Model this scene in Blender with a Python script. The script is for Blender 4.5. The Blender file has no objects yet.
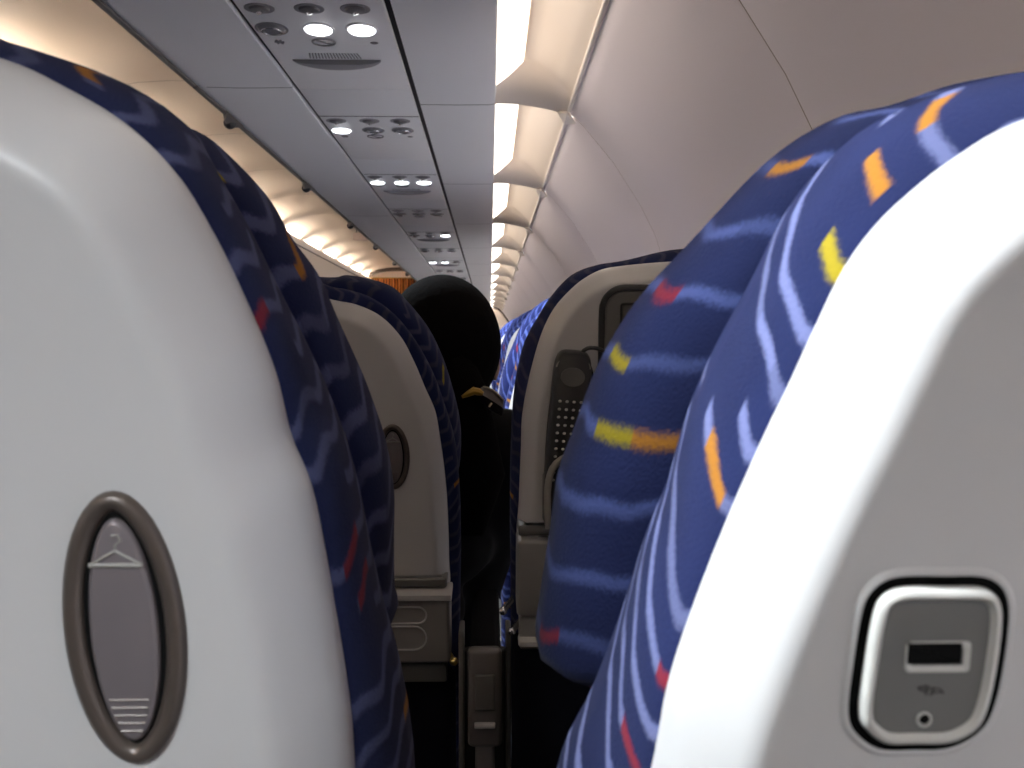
import bpy, bmesh, math, random
from mathutils import Vector, Matrix, Euler

random.seed(7)
S = bpy.context.scene
E_COVE, E_CEIL, E_WORLD, L_ROW, L_BACK_FILL, L_FWD = 4.6, 60.0, 12.0, 125.0, 32.0, 56.0
COL = S.collection
PI = math.pi
H = 1.08                       # height of the seated viewer's eye above the floor
F = 1000.0                     # focal length in pixels
CAM = Vector((0, 0, H))
CAM_ROT = Euler((math.radians(90 - 2.23), 0, math.radians(-1.26)), 'XYZ')
RM = CAM_ROT.to_matrix()

# ------------------------------------------------------------------ materials
def _new(name):
    m = bpy.data.materials.new(name)
    m.use_nodes = True
    nt = m.node_tree
    b = nt.nodes['Principled BSDF']
    return m, nt, b

def plain(name, col, rough=0.5, metal=0.0, bump=0.0, bscale=300.0, spec=0.5, vary=0.0):
    m, nt, b = _new(name)
    b.inputs['Base Color'].default_value = (*col, 1)
    b.inputs['Roughness'].default_value = rough
    b.inputs['Metallic'].default_value = metal
    b.inputs['Specular IOR Level'].default_value = spec
    tc = nt.nodes.new('ShaderNodeTexCoord')
    nz = nt.nodes.new('ShaderNodeTexNoise')
    nz.inputs['Scale'].default_value = bscale
    nt.links.new(tc.outputs['Object'], nz.inputs['Vector'])
    if vary > 0:
        mx = nt.nodes.new('ShaderNodeMix'); mx.data_type = 'RGBA'
        mx.inputs['A'].default_value = (*[c * (1 - vary) for c in col], 1)
        mx.inputs['B'].default_value = (*[min(1, c * (1 + vary)) for c in col], 1)
        nt.links.new(nz.outputs['Fac'], mx.inputs['Factor'])
        nt.links.new(mx.outputs['Result'], b.inputs['Base Color'])
    if bump > 0:
        bp = nt.nodes.new('ShaderNodeBump')
        bp.inputs['Strength'].default_value = bump
        bp.inputs['Distance'].default_value = 0.001
        nt.links.new(nz.outputs['Fac'], bp.inputs['Height'])
        nt.links.new(bp.outputs['Normal'], b.inputs['Normal'])
    return m

def emit(name, col, strength):
    m, nt, b = _new(name)
    b.inputs['Base Color'].default_value = (*col, 1)
    b.inputs['Emission Color'].default_value = (*col, 1)
    b.inputs['Emission Strength'].default_value = strength
    return m

def fabric(name, curve, period, wave, seed, base, line, presence=0.72, width=0.21, fade=0.0, dash=0.135, mute=1.0):
    """navy woven cloth, pale blue wavy bands, short yellow / red / orange dashes"""
    m, nt, b = _new(name)
    N, L = nt.nodes, nt.links
    def math_(op, a, c=None, d=None):
        n = N.new('ShaderNodeMath'); n.operation = op
        for i, v in enumerate((a, c, d)):
            if v is None: continue
            if isinstance(v, (int, float)): n.inputs[i].default_value = v
            else: L.new(v, n.inputs[i])
        return n.outputs[0]
    uv = N.new('ShaderNodeUVMap')
    sp = N.new('ShaderNodeSeparateXYZ'); L.new(uv.outputs['UV'], sp.inputs[0])
    U, V = sp.outputs['X'], sp.outputs['Y']
    nz = N.new('ShaderNodeTexNoise'); nz.inputs['Scale'].default_value = 28.0
    nz.inputs['Detail'].default_value = 1.0
    L.new(uv.outputs['UV'], nz.inputs['Vector'])
    fz = N.new('ShaderNodeTexNoise'); fz.inputs['Scale'].default_value = 900.0
    L.new(uv.outputs['UV'], fz.inputs['Vector'])
    ph = math_('SUBTRACT', V, math_('MULTIPLY', math_('MULTIPLY', U, U), curve))
    ph = math_('ADD', ph, math_('MULTIPLY', math_('SINE', math_('ADD', math_('MULTIPLY', U, 190.0), math_('MULTIPLY', V, 40.0))), wave))
    ph = math_('ADD', ph, math_('MULTIPLY', math_('SUBTRACT', nz.outputs['Fac'], 0.5), 0.010))
    ph = math_('DIVIDE', math_('ADD', ph, 3.0 + seed * 0.013), period)
    idx = math_('FLOOR', ph)
    fr = math_('ABSOLUTE', math_('SUBTRACT', math_('FRACT', ph), 0.5))
    fr = math_('ADD', fr, math_('MULTIPLY', math_('SUBTRACT', fz.outputs['Fac'], 0.5), 0.22))
    mask = N.new('ShaderNodeMapRange'); mask.interpolation_type = 'SMOOTHSTEP'
    L.new(fr, mask.inputs['Value'])
    mask.inputs['From Min'].default_value = width + 0.085
    mask.inputs['From Max'].default_value = width - 0.085
    def wn(x, y, z):
        c = N.new('ShaderNodeCombineXYZ'); L.new(x, c.inputs[0]); L.new(y, c.inputs[1]); c.inputs[2].default_value = z
        w = N.new('ShaderNodeTexWhiteNoise'); w.noise_dimensions = '3D'; L.new(c.outputs[0], w.inputs['Vector'])
        return w.outputs['Value']
    h0 = math_('MULTIPLY', idx, 0.37)
    seg = math_('FLOOR', math_('ADD', math_('DIVIDE', U, 0.019), h0))
    seg2 = math_('FLOOR', math_('ADD', math_('DIVIDE', U, 0.055), h0))
    r1 = wn(idx, seg, 1.5 + seed)
    r2 = wn(idx, seg2, 7.5 + seed)
    ramp = N.new('ShaderNodeValToRGB'); ramp.color_ramp.interpolation = 'CONSTANT'
    e = ramp.color_ramp.elements
    e[0].position = 0.0; e[0].color = (0.21 * mute, 0.165 * mute, 0.012 * mute, 1)
    e[1].position = dash * 0.4; e[1].color = (0.14 * mute, 0.015 * mute, 0.028 * mute, 1)
    q = e.new(dash * 0.75); q.color = (0.24 * mute, 0.10 * mute, 0.015 * mute, 1)
    q = e.new(dash); q.color = (*line, 1)
    q = e.new(0.72); q.color = (*[c * 0.75 for c in line], 1)
    L.new(r1, ramp.inputs['Fac'])
    thr = math_('SUBTRACT', presence, math_('MULTIPLY', math_('SUBTRACT', V, 0.53), fade))
    pres = math_('LESS_THAN', r2, thr)
    isdash = math_('LESS_THAN', r1, dash)
    pres = math_('MAXIMUM', pres, isdash)
    fac = math_('MULTIPLY', mask.outputs['Result'], pres)
    mx = N.new('ShaderNodeMix'); mx.data_type = 'RGBA'
    bmx = N.new('ShaderNodeMix'); bmx.data_type = 'RGBA'
    bmx.inputs['A'].default_value = (*[c * 0.65 for c in base], 1)
    bmx.inputs['B'].default_value = (*[c * 1.35 for c in base], 1)
    L.new(nz.outputs['Fac'], bmx.inputs['Factor'])
    L.new(bmx.outputs['Result'], mx.inputs['A'])
    L.new(fac, mx.inputs['Factor']); L.new(ramp.outputs['Color'], mx.inputs['B'])
    L.new(mx.outputs['Result'], b.inputs['Base Color'])
    b.inputs['Roughness'].default_value = 0.9
    b.inputs['Specular IOR Level'].default_value = 0.05
    b.inputs['Sheen Weight'].default_value = 0.03
    b.inputs['Sheen Roughness'].default_value = 0.5
    bp = N.new('ShaderNodeBump'); bp.inputs['Strength'].default_value = 0.5; bp.inputs['Distance'].default_value = 0.0008
    hh = math_('ADD', fz.outputs['Fac'], math_('MULTIPLY', fac, 0.5))
    L.new(hh, bp.inputs['Height']); L.new(bp.outputs['Normal'], b.inputs['Normal'])
    return m

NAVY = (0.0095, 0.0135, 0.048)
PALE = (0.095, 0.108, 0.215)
M = {}
M['shell'] = plain('seat_plastic', (0.41, 0.405, 0.40), 0.38, bump=0.03, bscale=900, spec=0.4)
M['cloth'] = fabric('woven_cloth', 6.5, 0.0150, 0.0007, 2, NAVY, PALE, 0.9, 0.15, fade=1.8, dash=0.17)
M['cloth_head'] = fabric('woven_cloth_headrest_shaded', 0.0, 0.0185, 0.0007, 8, tuple(c * 0.75 for c in NAVY), (0.032, 0.043, 0.118), 0.97, 0.10, dash=0.16, mute=0.7)  # same cloth with the headrest's shade put into its colours
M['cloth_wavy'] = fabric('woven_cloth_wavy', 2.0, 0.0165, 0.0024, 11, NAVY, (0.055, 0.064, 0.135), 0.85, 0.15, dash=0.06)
M['cloth_shaded'] = fabric('woven_cloth_row2_shaded', 2.0, 0.0170, 0.0022, 23, NAVY, (0.035, 0.038, 0.07), 0.85, 0.14, dash=0.02)  # same cloth darkened, second-row shade put into its colours
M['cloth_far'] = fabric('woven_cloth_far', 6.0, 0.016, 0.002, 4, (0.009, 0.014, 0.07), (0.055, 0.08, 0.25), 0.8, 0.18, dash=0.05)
M['cushion'] = plain('cushion_cloth_shaded', (0.005, 0.005, 0.009), 0.95, bump=0.3, bscale=600, spec=0.1)  # near-black, the shade of the seat gap put into the colour
M['tray'] = plain('tray_plastic_shaded', (0.20, 0.19, 0.18), 0.45)  # darker than the shell, shade around the tray put into the colour
M['bronze'] = plain('bronze_trim', (0.085, 0.068, 0.058), 0.35, 0.35)
M['flap'] = plain('hook_flap', (0.16, 0.14, 0.145), 0.38, 0.3, vary=0.08, bscale=40)
M['black'] = plain('black_plastic', (0.012, 0.012, 0.012), 0.45)
M['void'] = plain('dark_recess', (0.003, 0.003, 0.003), 0.9, spec=0.1)
M['dkgrey'] = plain('dark_grey_plastic', (0.10, 0.098, 0.09), 0.5)
M['sock'] = plain('socket_plate', (0.105, 0.105, 0.10), 0.5)
M['rim'] = plain('socket_rim', (0.42, 0.415, 0.39), 0.35)
M['backing'] = plain('panel_backing', (0.40, 0.31, 0.25), 0.8)
M['groove'] = plain('seam_groove', (0.03, 0.028, 0.028), 0.8)
M['bin'] = plain('bin_laminate', (0.80, 0.80, 0.82), 0.38, bump=0.02, bscale=60, spec=0.4)
M['psu'] = plain('service_panel', (0.80, 0.80, 0.82), 0.36, spec=0.4)
M['psudark'] = plain('service_panel_dark', (0.17, 0.165, 0.175), 0.5)
M['psumid'] = plain('service_panel_mid', (0.25, 0.245, 0.265), 0.5)
M['chrome'] = plain('nozzle_metal', (0.6, 0.6, 0.62), 0.25, 0.9)
M['wall'] = plain('sidewall_panel', (0.90, 0.82, 0.83), 0.5, bump=0.04, bscale=500, spec=0.3)
M['cove'] = plain('cove_panel', (0.80, 0.70, 0.60), 0.5, spec=0.3)
M['ceil'] = plain('ceiling_panel', (0.78, 0.66, 0.55), 0.5, spec=0.3)
M['binfar'] = plain('bin_far_laminate', (0.74, 0.66, 0.57), 0.5, spec=0.3)
M['lip'] = plain('cove_lip', (0.93, 0.86, 0.78), 0.75, spec=0.1)
M['rail'] = plain('bin_rail', (0.16, 0.145, 0.135), 0.5)
M['carpet'] = plain('carpet', (0.012, 0.013, 0.022), 0.95, bump=0.5, bscale=800)
M['coveglow'] = emit('cove_diffuser', (1.0, 0.88, 0.76), E_COVE)
M['ceilglow'] = emit('ceiling_diffuser', (1.0, 0.90, 0.77), E_CEIL)
M['lampon'] = emit('reading_lens_lit', (0.95, 0.97, 1.0), 8.0)
M['lampoff'] = plain('reading_lens_off', (0.22, 0.22, 0.23), 0.2)
M['gold'] = plain('gold_band', (0.38, 0.22, 0.03), 0.4, 0.3)
M['goldbolt'] = plain('brass_bolt', (0.55, 0.42, 0.15), 0.3, 0.8)
M['hair'] = plain('black_hair', (0.004, 0.0035, 0.0035), 0.9, bump=0.8, bscale=160, spec=0.02)
M['skin'] = plain('skin', (0.42, 0.25, 0.17), 0.5)
M['coat'] = plain('black_clothing', (0.004, 0.004, 0.005), 0.9, spec=0.1)
M['clip'] = plain('brown_clip', (0.035, 0.026, 0.020), 0.35)
M['cliprim'] = plain('clip_rim_glint', (0.40, 0.33, 0.22), 0.3)
M['rubber'] = plain('grey_rubber', (0.22, 0.21, 0.19), 0.5)
M['button'] = plain('handset_button', (0.42, 0.41, 0.38), 0.45)
M['armgrey'] = plain('armrest_grey', (0.10, 0.092, 0.088), 0.5)
M['signwhite'] = plain('sign_white', (0.85, 0.72, 0.66), 0.5)
M['signred'] = plain('sign_red', (0.42, 0.08, 0.05), 0.5)
M['darktrim'] = plain('dark_trim', (0.05, 0.035, 0.028), 0.6)

def curtain_mat():
    m, nt, b = _new('striped_curtain')
    tc = nt.nodes.new('ShaderNodeTexCoord')
    wv = nt.nodes.new('ShaderNodeTexWave'); wv.wave_type = 'BANDS'; wv.bands_direction = 'X'
    wv.inputs['Scale'].default_value = 7.0
    rp = nt.nodes.new('ShaderNodeValToRGB')
    e = rp.color_ramp.elements
    e[0].position = 0.3; e[0].color = (0.14, 0.035, 0.012, 1)
    e[1].position = 0.6; e[1].color = (0.60, 0.22, 0.05, 1)
    nt.links.new(tc.outputs['Object'], wv.inputs['Vector'])
    nt.links.new(wv.outputs['Fac'], rp.inputs['Fac'])
    nt.links.new(rp.outputs['Color'], b.inputs['Base Color'])
    b.inputs['Roughness'].default_value = 0.9
    return m
M['curtain'] = curtain_mat()

# ------------------------------------------------------------------ mesh helpers
class MB:
    def __init__(s): s.v = []; s.f = []; s.uv = []
    def add(s, vs, fs, uvs=None):
        o = len(s.v)
        s.v += [Vector(p) for p in vs]
        s.uv += list(uvs) if uvs else [(0.0, 0.0)] * len(vs)
        s.f += [tuple(i + o for i in f) for f in fs]
    def loft(s, rings, closed=True, cap0=False, cap1=False, uvs=None):
        n = len(rings[0]); o = len(s.v)
        for i, r in enumerate(rings):
            s.v += [Vector(p) for p in r]
            s.uv += uvs[i] if uvs else [(0.0, 0.0)] * n
        m = n if closed else n - 1
        for i in range(len(rings) - 1):
            for j in range(m):
                a = o + i * n + j; b = o + i * n + (j + 1) % n
                s.f.append((a, b, b + n, a + n))
        if cap0: s.f.append(tuple(o + j for j in reversed(range(n))))
        if cap1: s.f.append(tuple(o + (len(rings) - 1) * n + j for j in range(n)))
    def box(s, c, d, rot=None, bev=0.0):
        bm = bmesh.new(); bmesh.ops.create_cube(bm, size=1)
        for v in bm.verts: v.co = Vector((v.co.x * d[0], v.co.y * d[1], v.co.z * d[2]))
        if bev > 0:
            bmesh.ops.bevel(bm, geom=bm.edges[:], offset=bev, segments=3, affect='EDGES', profile=0.5)
        s.bm(bm, c, rot)
    def bm(s, bm, c=(0, 0, 0), rot=None):
        bm.verts.index_update()
        c = Vector(c)
        vs = [((rot @ v.co) if rot else v.co) + c for v in bm.verts]
        s.add(vs, [tuple(v.index for v in f.verts) for f in bm.faces])
        bm.free()
    def sphere(s, c, r, seg=20, rot=None):
        bm = bmesh.new(); bmesh.ops.create_uvsphere(bm, u_segments=seg, v_segments=max(8, seg // 2), radius=1)
        if isinstance(r, (int, float)): r = (r, r, r)
        for v in bm.verts: v.co = Vector((v.co.x * r[0], v.co.y * r[1], v.co.z * r[2]))
        s.bm(bm, c, rot)
    def tube(s, pts, rad, n=10, cap=True):
        pts = [Vector(p) for p in pts]
        if isinstance(rad, (int, float)): rad = [rad] * len(pts)
        rings = []; prev = None
        for i, p in enumerate(pts):
            t = (pts[min(i + 1, len(pts) - 1)] - pts[max(i - 1, 0)]).normalized()
            if prev is None:
                a = Vector((0, 0, 1)) if abs(t.z) < 0.9 else Vector((1, 0, 0))
                x = t.cross(a).normalized()
            else:
                x = (prev - t * prev.dot(t)).normalized()
            prev = x; y = t.cross(x)
            rings.append([p + (x * math.cos(2 * PI * k / n) + y * math.sin(2 * PI * k / n)) * rad[i] for k in range(n)])
        s.loft(rings, True, cap, cap)
    def capsule(s, a, b, ra, rb):
        a, b = Vector(a), Vector(b); s.tube([a, a.lerp(b, .5), b], [ra, (ra + rb) / 2, rb], 14)
        s.sphere(a, ra, 14); s.sphere(b, rb, 14)
    def build(s, name, mat, parent=None, smooth=True, angle=None, off=None):
        me = bpy.data.meshes.new(name)
        base = parent_world(parent) if parent else (Vector(off) if off else Vector((0, 0, 0)))
        me.from_pydata([tuple(p - base) for p in s.v], [], s.f)
        ul = me.uv_layers.new(name='UVMap')
        for lp in me.loops: ul.data[lp.index].uv = s.uv[lp.vertex_index]
        bm = bmesh.new(); bm.from_mesh(me)
        bmesh.ops.recalc_face_normals(bm, faces=bm.faces)
        bm.to_mesh(me); bm.free()
        if smooth:
            for p in me.polygons: p.use_smooth = True
            me.set_sharp_from_angle(angle=math.radians(angle if angle else 40))
        me.materials.append(mat if not isinstance(mat, str) else M[mat])
        o = bpy.data.objects.new(name, me); COL.objects.link(o)
        if parent: o.parent = parent
        else: o.location = base
        return o

def parent_world(p):
    w = Vector((0, 0, 0))
    while p:
        w = w + p.location; p = p.parent
    return w

def thing(name, label, cat, loc=(0, 0, 0), group=None):
    o = bpy.data.objects.new(name, None); COL.objects.link(o)
    o.location = loc; o.empty_display_size = 0.05
    o['label'] = label; o['category'] = cat
    if group: o['group'] = group
    return o

def tag(o, label, cat, group=None):
    o['label'] = label; o['category'] = cat
    if group: o['group'] = group
    return o

def struct(o):
    o['kind'] = 'structure'; return o

def copy_tree(o, parent=None):
    c = o.copy(); COL.objects.link(c)
    if parent: c.parent = parent
    for ch in [x for x in list(bpy.data.objects) if x.parent == o]:
        copy_tree(ch, c)
    return c

# ------------------------------------------------------------------ seat geometry
def ray(px, py):
    return RM @ Vector(((px - 512) / F, (384 - py) / F, -1))

class Frame:
    """the plane of one seat back: u across, v up along it, w towards the front"""
    def __init__(s, d, tilt):
        t = math.radians(tilt)
        s.o = Vector((0, d, H)); s.eu = Vector((1, 0, 0))
        s.ev = Vector((0, -math.sin(t), math.cos(t))); s.ew = Vector((0, math.cos(t), math.sin(t)))
    def uv(s, px, py, w):
        r = ray(px, py)
        k = ((s.o - CAM).dot(s.ew) + w) / r.dot(s.ew)
        q = CAM + r * k - s.o
        return (q.dot(s.eu), q.dot(s.ev))
    def P(s, u, v, w): return s.o + s.eu * u + s.ev * v + s.ew * w

def catmull(pts, n):
    """resample a polyline smoothly with n points, even in arc length"""
    P = [Vector((p[0], p[1])) for p in pts]
    E = [P[0] * 2 - P[1]] + P + [P[-1] * 2 - P[-2]]
    out = []
    for i in range(1, len(E) - 2):                       # centripetal, so uneven spacing never loops
        p0, p1, p2, p3 = E[i - 1:i + 3]
        t1 = max(1e-4, (p1 - p0).length ** 0.5); t2 = t1 + max(1e-4, (p2 - p1).length ** 0.5); t3 = t2 + max(1e-4, (p3 - p2).length ** 0.5)
        for k in range(16):
            t = t1 + (t2 - t1) * k / 16.0
            a1 = p0 * ((t1 - t) / t1) + p1 * (t / t1)
            a2 = p1 * ((t2 - t) / (t2 - t1)) + p2 * ((t - t1) / (t2 - t1))
            a3 = p2 * ((t3 - t) / (t3 - t2)) + p3 * ((t - t2) / (t3 - t2))
            b1 = a1 * ((t2 - t) / t2) + a2 * (t / t2)
            b2 = a2 * ((t3 - t) / (t3 - t1)) + a3 * ((t - t1) / (t3 - t1))
            out.append(b1 * ((t2 - t) / (t2 - t1)) + b2 * ((t - t1) / (t2 - t1)))
    out.append(P[-1])
    L = [0]
    for a, b in zip(out, out[1:]): L.append(L[-1] + (b - a).length)
    res = []; j = 0
    for k in range(n):
        s_ = L[-1] * k / (n - 1)
        while j < len(L) - 2 and L[j + 1] < s_: j += 1
        t = (s_ - L[j]) / max(1e-9, L[j + 1] - L[j])
        res.append(out[j].lerp(out[j + 1], min(1, max(0, t))))
    return res

NH = 140
def outline(half, cx):
    """half: list of (u,v) from bottom to the top centre -> closed ring, inner side first"""
    h = catmull(half, NH)
    return h + [Vector((2 * cx - p.x, p.y)) for p in reversed(h[:-1])]

def inset(ring, d):
    n = len(ring); out = []
    area = sum(ring[i].x * ring[(i + 1) % n].y - ring[(i + 1) % n].x * ring[i].y for i in range(n))
    sg = 1 if area > 0 else -1
    for i in range(n):
        a, b = ring[i - 1], ring[(i + 1) % n]
        if i == 0: a = ring[0] + (ring[0] - ring[1])
        if i == n - 1: b = ring[-1] + (ring[-1] - ring[-2])
        t = (b - a)
        if t.length < 1e-9: out.append(ring[i].copy()); continue
        t.normalize()
        out.append(ring[i] + Vector((-t.y, t.x)) * d * sg)
    return out

def ring3(fr, ring, w): return [fr.P(p.x, p.y, w) for p in ring]

def loft_uv(rings3, us=None, vscale=1.0):
    """u = distance over the surface across the rings, v = length along the ring"""
    uvs = []; n = len(rings3[0]); acc = [0.0] * n
    for i, r in enumerate(rings3):
        if i:
            for j in range(n): acc[j] += (r[j] - rings3[i - 1][j]).length
        row = []; l = 0
        for j in range(n):
            if j: l += (r[j] - r[j - 1]).length
            row.append((acc[j], l * vscale))
        uvs.append(row)
    # one common v taken from the first ring so that bands run straight across
    base = [q[1] for q in uvs[0]]
    return [[(uvs[i][j][0], base[j]) for j in range(n)] for i in range(len(rings3))]

def make_shell(root, fr, sh, wmax=0.03, round_=0.026):
    mb = MB()
    prof = [(0.0, wmax), (0.0, 0.025), (0.0012, 0.0205), (0.0045, 0.0155), (0.010, 0.0100), (0.015, 0.0056), (0.0185, 0.0026), (0.0215, 0.0008), (0.0245, 0.0001), (0.028, 0.0), (0.034, 0.0)]
    k = round_ / 0.026
    rings = [ring3(fr, inset(sh, a * k), w) for a, w in prof]
    mb.loft(rings, True, True, True)
    return mb.build('back_shell', 'shell', root, angle=50)

def make_cushion(root, fr, sh, A, wA, mat, name='back_cushion'):
    mb = MB()
    mid = [a.lerp(b, 0.45) for a, b in zip(sh, A)]
    mid2 = [a.lerp(b, 0.8) for a, b in zip(sh, A)]
    rings = [ring3(fr, inset(sh, 0.010), 0.020), ring3(fr, inset(sh, 0.003), 0.0225), ring3(fr, inset(sh, -0.0015), 0.028),
             ring3(fr, inset(mid, -0.004), wA * 0.55), ring3(fr, inset(mid2, -0.003), wA * 0.8),
             ring3(fr, A, wA), ring3(fr, inset(A, 0.006), wA + 0.010), ring3(fr, inset(A, 0.020), wA + 0.017), ring3(fr, inset(A, 0.05), wA + 0.020)]
    mb.loft(rings, True, True, True, loft_uv(rings))
    return mb.build(name, mat, root, angle=70)

def make_headrest(root, fr, A, B, wA, wB, mat):
    mb = MB()
    cxm = sum(p.x for p in B) / len(B); cym = (min(p.y for p in B) + max(p.y for p in B)) / 2
    sc = lambda k: [Vector((p.x + (cxm - p.x) * k, p.y + (cym - p.y) * k * 0.6)) for p in B]
    rings = [ring3(fr, sc(0.42), wA + 0.002), ring3(fr, sc(0.28), wA + 0.003), ring3(fr, sc(0.17), wA + 0.005), ring3(fr, sc(0.09), wA + 0.009), ring3(fr, sc(0.035), wA + 0.018),
             ring3(fr, inset(B, 0.001), wB - 0.02), ring3(fr, B, wB),
             ring3(fr, inset(B, 0.004), wB + 0.015), ring3(fr, inset(B, 0.010), wB + 0.026), ring3(fr, inset(B, 0.018), wB + 0.034), ring3(fr, inset(B, 0.028), wB + 0.038)]
    mb.loft(rings, True, True, True, loft_uv(rings))
    return mb.build('headrest', mat, root, angle=70)

def make_base(root, cx, y, hw=0.20):
    mb = MB(); mb.box((cx, y + 0.34, 0.40), (2 * hw, 0.46, 0.11), None, 0.04); mb.build('seat_cushion', 'cushion', root)
    mb = MB(); mb.box((cx, y + 0.31, 0.325), (2 * hw - 0.02, 0.42, 0.035), None, 0.01); mb.build('seat_pan', 'dkgrey', root)
    for dx in (-0.15, 0.15):
        mb = MB(); mb.tube([(cx + dx, y + 0.46, 0.31), (cx + dx, y + 0.50, 0.0)], 0.018, 10)
        mb.tube([(cx + dx, y + 0.22, 0.31), (cx + dx, y + 0.12, 0.0)], 0.018, 10)
        mb.box((cx + dx, y + 0.31, 0.012), (0.04, 0.46, 0.024), None, 0.006)
        mb.build('leg', 'dkgrey', root)

def traced(fr, px, w, cx, side, bottom, top_v, top_in=None, u_bottom=None):
    """inner contour, bottom -> top centre. side=+1 when the seat stands right of the gap"""
    pts = [fr.uv(x, y, w) for x, y in px]
    lo = pts[0]
    ub = lo[0] if u_bottom is None else u_bottom
    ext = []
    if bottom < lo[1] - 0.02:
        ext = [(ub, bottom), (ub * 0.5 + lo[0] * 0.5, (bottom + lo[1]) / 2)]
    e = pts[-1]
    tail = [(e[0] * 0.45 + cx * 0.55, e[1] * 0.22 + top_v * 0.78), (cx, top_v)]
    return ext + pts + tail

def plate_loft(fr, pts, prof):
    """closed contour pts (u,v) and list of (inset,w) -> rings"""
    r = [Vector(p) for p in pts]
    out = []
    cu = sum((p.x for p in r)) / len(r); cv = sum((p.y for p in r)) / len(r)
    for d, w in prof:
        rr = []
        n = len(r)
        area = sum(r[i].x * r[(i + 1) % n].y - r[(i + 1) % n].x * r[i].y for i in range(n)); sg = 1 if area > 0 else -1
        for i in range(n):
            t = (r[(i + 1) % n] - r[i - 1]).normalized()
            rr.append(r[i] + Vector((-t.y, t.x)) * d * sg)
        out.append([fr.P(p.x, p.y, w) for p in rr])
    return out

def closed_spline(pts, n):
    P = [Vector(p) for p in pts]; m = len(P); out = []
    for i in range(m):
        p0, p1, p2, p3 = P[i - 1], P[i], P[(i + 1) % m], P[(i + 2) % m]
        for k in range(n):
            t = k / n
            out.append(0.5 * ((2 * p1) + (p2 - p0) * t + (2 * p0 - 5 * p1 + 4 * p2 - p3) * t * t + (3 * p1 - p0 - 3 * p2 + p3) * t ** 3))
    return out

def rrect(u0, u1, v0, v1, r, n=6):
    out = []
    for cx_, cy_, a0 in ((u1 - r, v1 - r, 0), (u0 + r, v1 - r, 90), (u0 + r, v0 + r, 180), (u1 - r, v0 + r, 270)):
        for k in range(n + 1):
            a = math.radians(a0 + 90 * k / n)
            out.append(Vector((cx_ + r * math.cos(a), cy_ + r * math.sin(a))))
    return out

def oval_hook(root, fr, cu, cv, ru, rv, skew=0.0):
    """dark oval coat-hook surround with a hinged flap"""
    def ell(a, b, n=48, oc=(0, 0)):
        return [Vector((cu + oc[0] + a * math.cos(2 * PI * k / n) - skew * b * math.sin(2 * PI * k / n), cv + oc[1] + b * math.sin(2 * PI * k / n))) for k in range(n)]
    mb = MB()
    O = ell(ru, rv)
    rings = plate_loft(fr, O, [(0, 0.001), (0.0004, -0.0018), (0.0022, -0.0032), (0.0045, -0.0026), (0.0062, -0.0006), (0.0062, 0.001)])
    mb.loft(rings, True)
    hook = mb.build('coat_hook', 'bronze', root, angle=60)
    mb = MB()
    I = ell(ru - 0.0055, rv - 0.0055)
    mb.loft(plate_loft(fr, I, [(0, -0.0004), (0.001, -0.0005)]), True, True, True)
    mb.build('recess', 'void', hook)
    mb = MB()
    J = ell(ru - 0.0078, rv - 0.0078, oc=(0.0, -0.0003))
    mb.loft(plate_loft(fr, J, [(0, -0.0002), (0.0003, -0.0016), (0.0010, -0.0024), (0.0018, -0.0026)]), True, True, True)
    flap = mb.build('flap', 'flap', hook, angle=50)
    # embossed coat hanger near the top
    k = ru / 0.0174
    hv = cv + rv * 0.56
    mb = MB()
    sz = 0.0075 * k
    W = -0.0028
    mb.tube([fr.P(cu - sz - skew * rv * .56, hv - 0.003 * k, W), fr.P(cu - skew * rv * .56, hv + 0.0012 * k, W), fr.P(cu + sz - skew * rv * .56, hv - 0.003 * k, W)], 0.0005 * k, 6)
    mb.tube([fr.P(cu - sz - skew * rv * .56, hv - 0.003 * k, W), fr.P(cu + sz - skew * rv * .56, hv - 0.003 * k, W)], 0.0007 * k, 6)
    mb.tube([fr.P(cu - skew * rv * .56 + a * k, hv + b * k, W) for a, b in ((0, 0.0012), (0.0002, 0.003), (0.0016, 0.004), (0.0010, 0.0058), (-0.0008, 0.0056))], 0.0004 * k, 6)
    mb.build('hanger_symbol', 'rubber', flap)
    mb = MB()
    for i in range(5):
        vv = cv - rv * (0.50 + 0.058 * i)
        hw = (ru - 0.0078) * math.sqrt(max(0.02, 1 - ((vv - cv) / (rv - 0.0078)) ** 2)) * 0.72
        mb.tube([fr.P(cu - hw - skew * (vv - cv), vv, -0.0026), fr.P(cu + hw - skew * (vv - cv), vv, -0.0026)], 0.00045, 6)
    mb.build('grip_ridges', 'bronze', flap)
    return hook

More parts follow.
